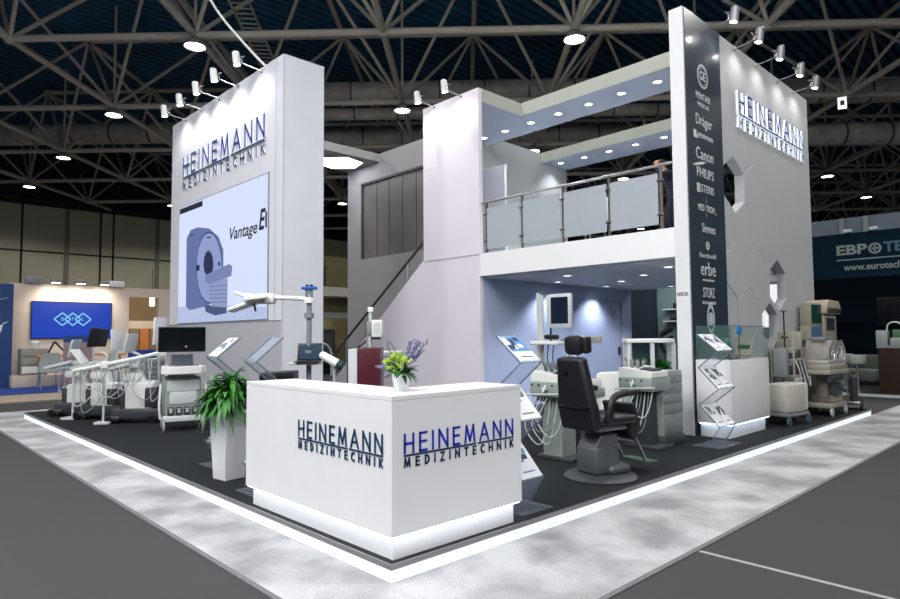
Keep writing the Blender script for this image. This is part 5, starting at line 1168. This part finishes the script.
# ================================================================== NEIGHBOUR STAND ON THE RIGHT
TEALW = mat('dark_teal_fascia', (8,30,42), .85, spec=.1, noise=.08)
struct(MB().box(15.6,26,-9,8,0,.1).build('floor_right_booth', mat('dark_glossy_floor', (44,40,34), .3, noise=.1), smooth=0))
struct(MB().box(15.585,15.6,-9,8,.02,.09).build('trim_9', mat('dim_led_edge', (120,125,125), .5, emit=.2, ecol=(220,235,235)), smooth=0))
struct(MB().box(17,17.3,-9,8,3.07,4.29).build('wall_teal_fascia', TEALW, smooth=0))
struct(MB().box(19.5,19.7,-9,8,.1,3.4).build('wall_teal_booth', mat('deep_teal_wall', (6,20,30), .85, spec=.1, noise=.1), smooth=0))
struct(MB().box(17,19.5,7.8,8,.1,4.2).build('wall_teal_side', TEALW, smooth=0))
struct(MB().box(22,22.2,-10,9,0,5.5).build('wall_pale_banner', mat('pale_grey_banner', (96,106,118), .6, noise=.1, nscale=.6), smooth=0))
mb = MB()
for y in (2.9,2.2,-.2): mb.box(21.95,22,y,y+.14,4,5.5)
struct(mb.build('trim_10', MGREY, smooth=0))
BG = mat('grey_booth_letters', (120,130,128), .5); BB = mat('blue_booth_letters', (58,92,112), .5)
t = thing('booth_sign', 'grey and blue booth lettering with a cross in a circle, cut by the right edge', 'sign', (17,0,0))
text('EBP', .36, frame((-.004,1.51,3.82), UL), 'lettering', BG, t, bold=.012, width=.72, depth=.003)
text('TEX', .36, frame((-.004,.42,3.82), UL), 'lettering', BB, t, bold=.012, width=.72, depth=.003)
mb = MB(); mb.M = frame((-.004,.96,3.82), UL); ring(mb, 0, 0, .15, .05); mb.box(-.08,.08,-.025,.025,0,.003); mb.box(-.025,.025,-.08,.08,0,.003); mb.build('cross_emblem', BG, t, smooth=0)
MB().box(-.006,0,-.6,1.86,3.55,3.58).build('rule', BG, t, smooth=0)
text('www.eurotech.ru', .25, frame((-.004,.91,3.35), UL), 'web_address', BG, t, bold=.006, width=1.56, depth=.002)
t = thing('television', 'switched off black television on the dark teal wall at the right', 'television', (19.48,.75,2.2)); MB().rbox(-.06,0,-.75,.75,-.42,.42,.01).build('frame', BLACK, t); MB().box(-.064,-.06,-.72,.72,-.39,.39).build('display', SCREEN, t)
for k, y in enumerate((1.55, .95)):
    t = thing('fascia_downlight', 'small lamp on the upper edge of the teal fascia, '+['left','right'][k]+' one', 'lamp', (16.9,y,4.33), 0, 'lamps on the teal fascia'); MB().rbox(-.06,.1,-.09,.09,-.03,.05,.01).build('body', LGREY, t)
t = thing('bar_counter', 'dark wood bar counter at the right edge of the photo', 'counter', (15.95,-3.2,.1)); MB().box(0,.6,0,3.97,0,1.1).build('body', mat('dark_wenge_wood', (46,26,20), .35, noise=.35, nscale=6, stretch=(1,6,.3)), t, smooth=0); MB().rbox(-.03,.65,-.02,4.0,1.1,1.14,.01).build('countertop', MGREY, t)
def stool(loc, rz, label):
    t = thing('bar_stool', label, 'stool', loc, rz, 'white bar stools'); MB().lathe([(0,0),(.2,0),(.2,.015),(.03,.04),(0,.04)], n=24).cyl((0,0,.03),(0,0,.72),.03).tube([(.0,0,.25),(.14,-.1,.25),(.14,.1,.25),(0,0,.25)], .01).build('base', CHROME, t)
    mb = MB(); mb.lathe([(0,.7),(.17,.7),(.2,.76),(.21,.92),(.19,.92),(.17,.79),(0,.77)], n=24); mb.build('seat', SHELL, t); return t
st = stool((16.05,1.25,.1), R(20), 'white bar stool directly left of the dark wood bar, the nearer one')
dup(st, (16.9,1.75,.1), R(60), 'white bar stool farther behind, left of the nearer stool')
t = thing('white_sofa', 'pale low seat against the dark teal wall behind the bar stools', 'seat', (18.6,2.2,.1)); MB().rbox(-.4,.4,-.9,.3,.1,.45,.06).rbox(.2,.4,-.9,.3,.45,.85,.06).build('upholstery', mat('dim_grey_upholstery', (90,98,94), .7), t); MB().box(-.35,.35,-.85,.85,0,.1).build('feet', BLACK, t)
t = thing('gooseneck_lamp', 'pale gooseneck lamp bent over the dark wood bar', 'lamp', (16.25,.62,1.24)); MB().cyl((0,0,0),(0,0,.02),.06).tube([(0,0,0),(0,0,.45),(0,-.06,.58),(0,-.22,.6),(0,-.36,.46)], .018, smooth=5).cyl((0,-.34,.48),(0,-.4,.38),.03,.05).build('arm', LGREY, t)
t = thing('bench_instrument', 'white and green tabletop instrument on the dark wood bar under the gooseneck lamp', 'instrument', (16.3,.15,1.24)); MB().rbox(-.2,.2,-.5,.4,0,.22,.03).rbox(-.15,.15,.45,.7,0,.4,.03).build('body', SAGE, t); MB().rbox(-.12,.12,-.2,.35,.22,.42,.02).build('green_cover', mat('moss_green_plastic', (80,110,80), .4), t); MB().rbox(-.22,-.2,-.45,-.1,.05,.18,.005).build('front_display', DGREY, t)
spot_light('booth_light', (16.2,.6,3.6), (.1,0,-1), 45, 120, .6, (1,.95,.85), .1)
# hanging sign under the roof at the right
t = thing('hanging_sign', 'tiny white hanging sign under the roof right of the right wall', 'sign', (17.74,1.75,8.14), R(20)); MB().box(-.02,.02,-.11,.11,-.17,.17).build('board', mat('lit_white_sign', (250,250,250), .5, emit=.8), t); MB().box(-.025,-.02,-.05,.05,-.07,.07).build('mark', BLACK, t); MB().cyl((0,0,.17),(0,0,2.2),.01).build('wire', BLACK, t)

# added board, its glow stands in for the lit surface behind the middle hexagon
t = thing('added_glow_board', 'added self-glowing white board seen through the hexagon opening low in the right wall', 'board', (11.5,1.55,ZP), R(-90)); MB().rbox(-.4,.3,0,.06,1.6,2.5,.01).build('panel', mat('self_glowing_white', (240,240,240), .5, emit=.9), t)
for x in (-.05,.22): MB().cyl((x,.03,0),(x,.03,1.7),.02).build('leg', CHROME, t)
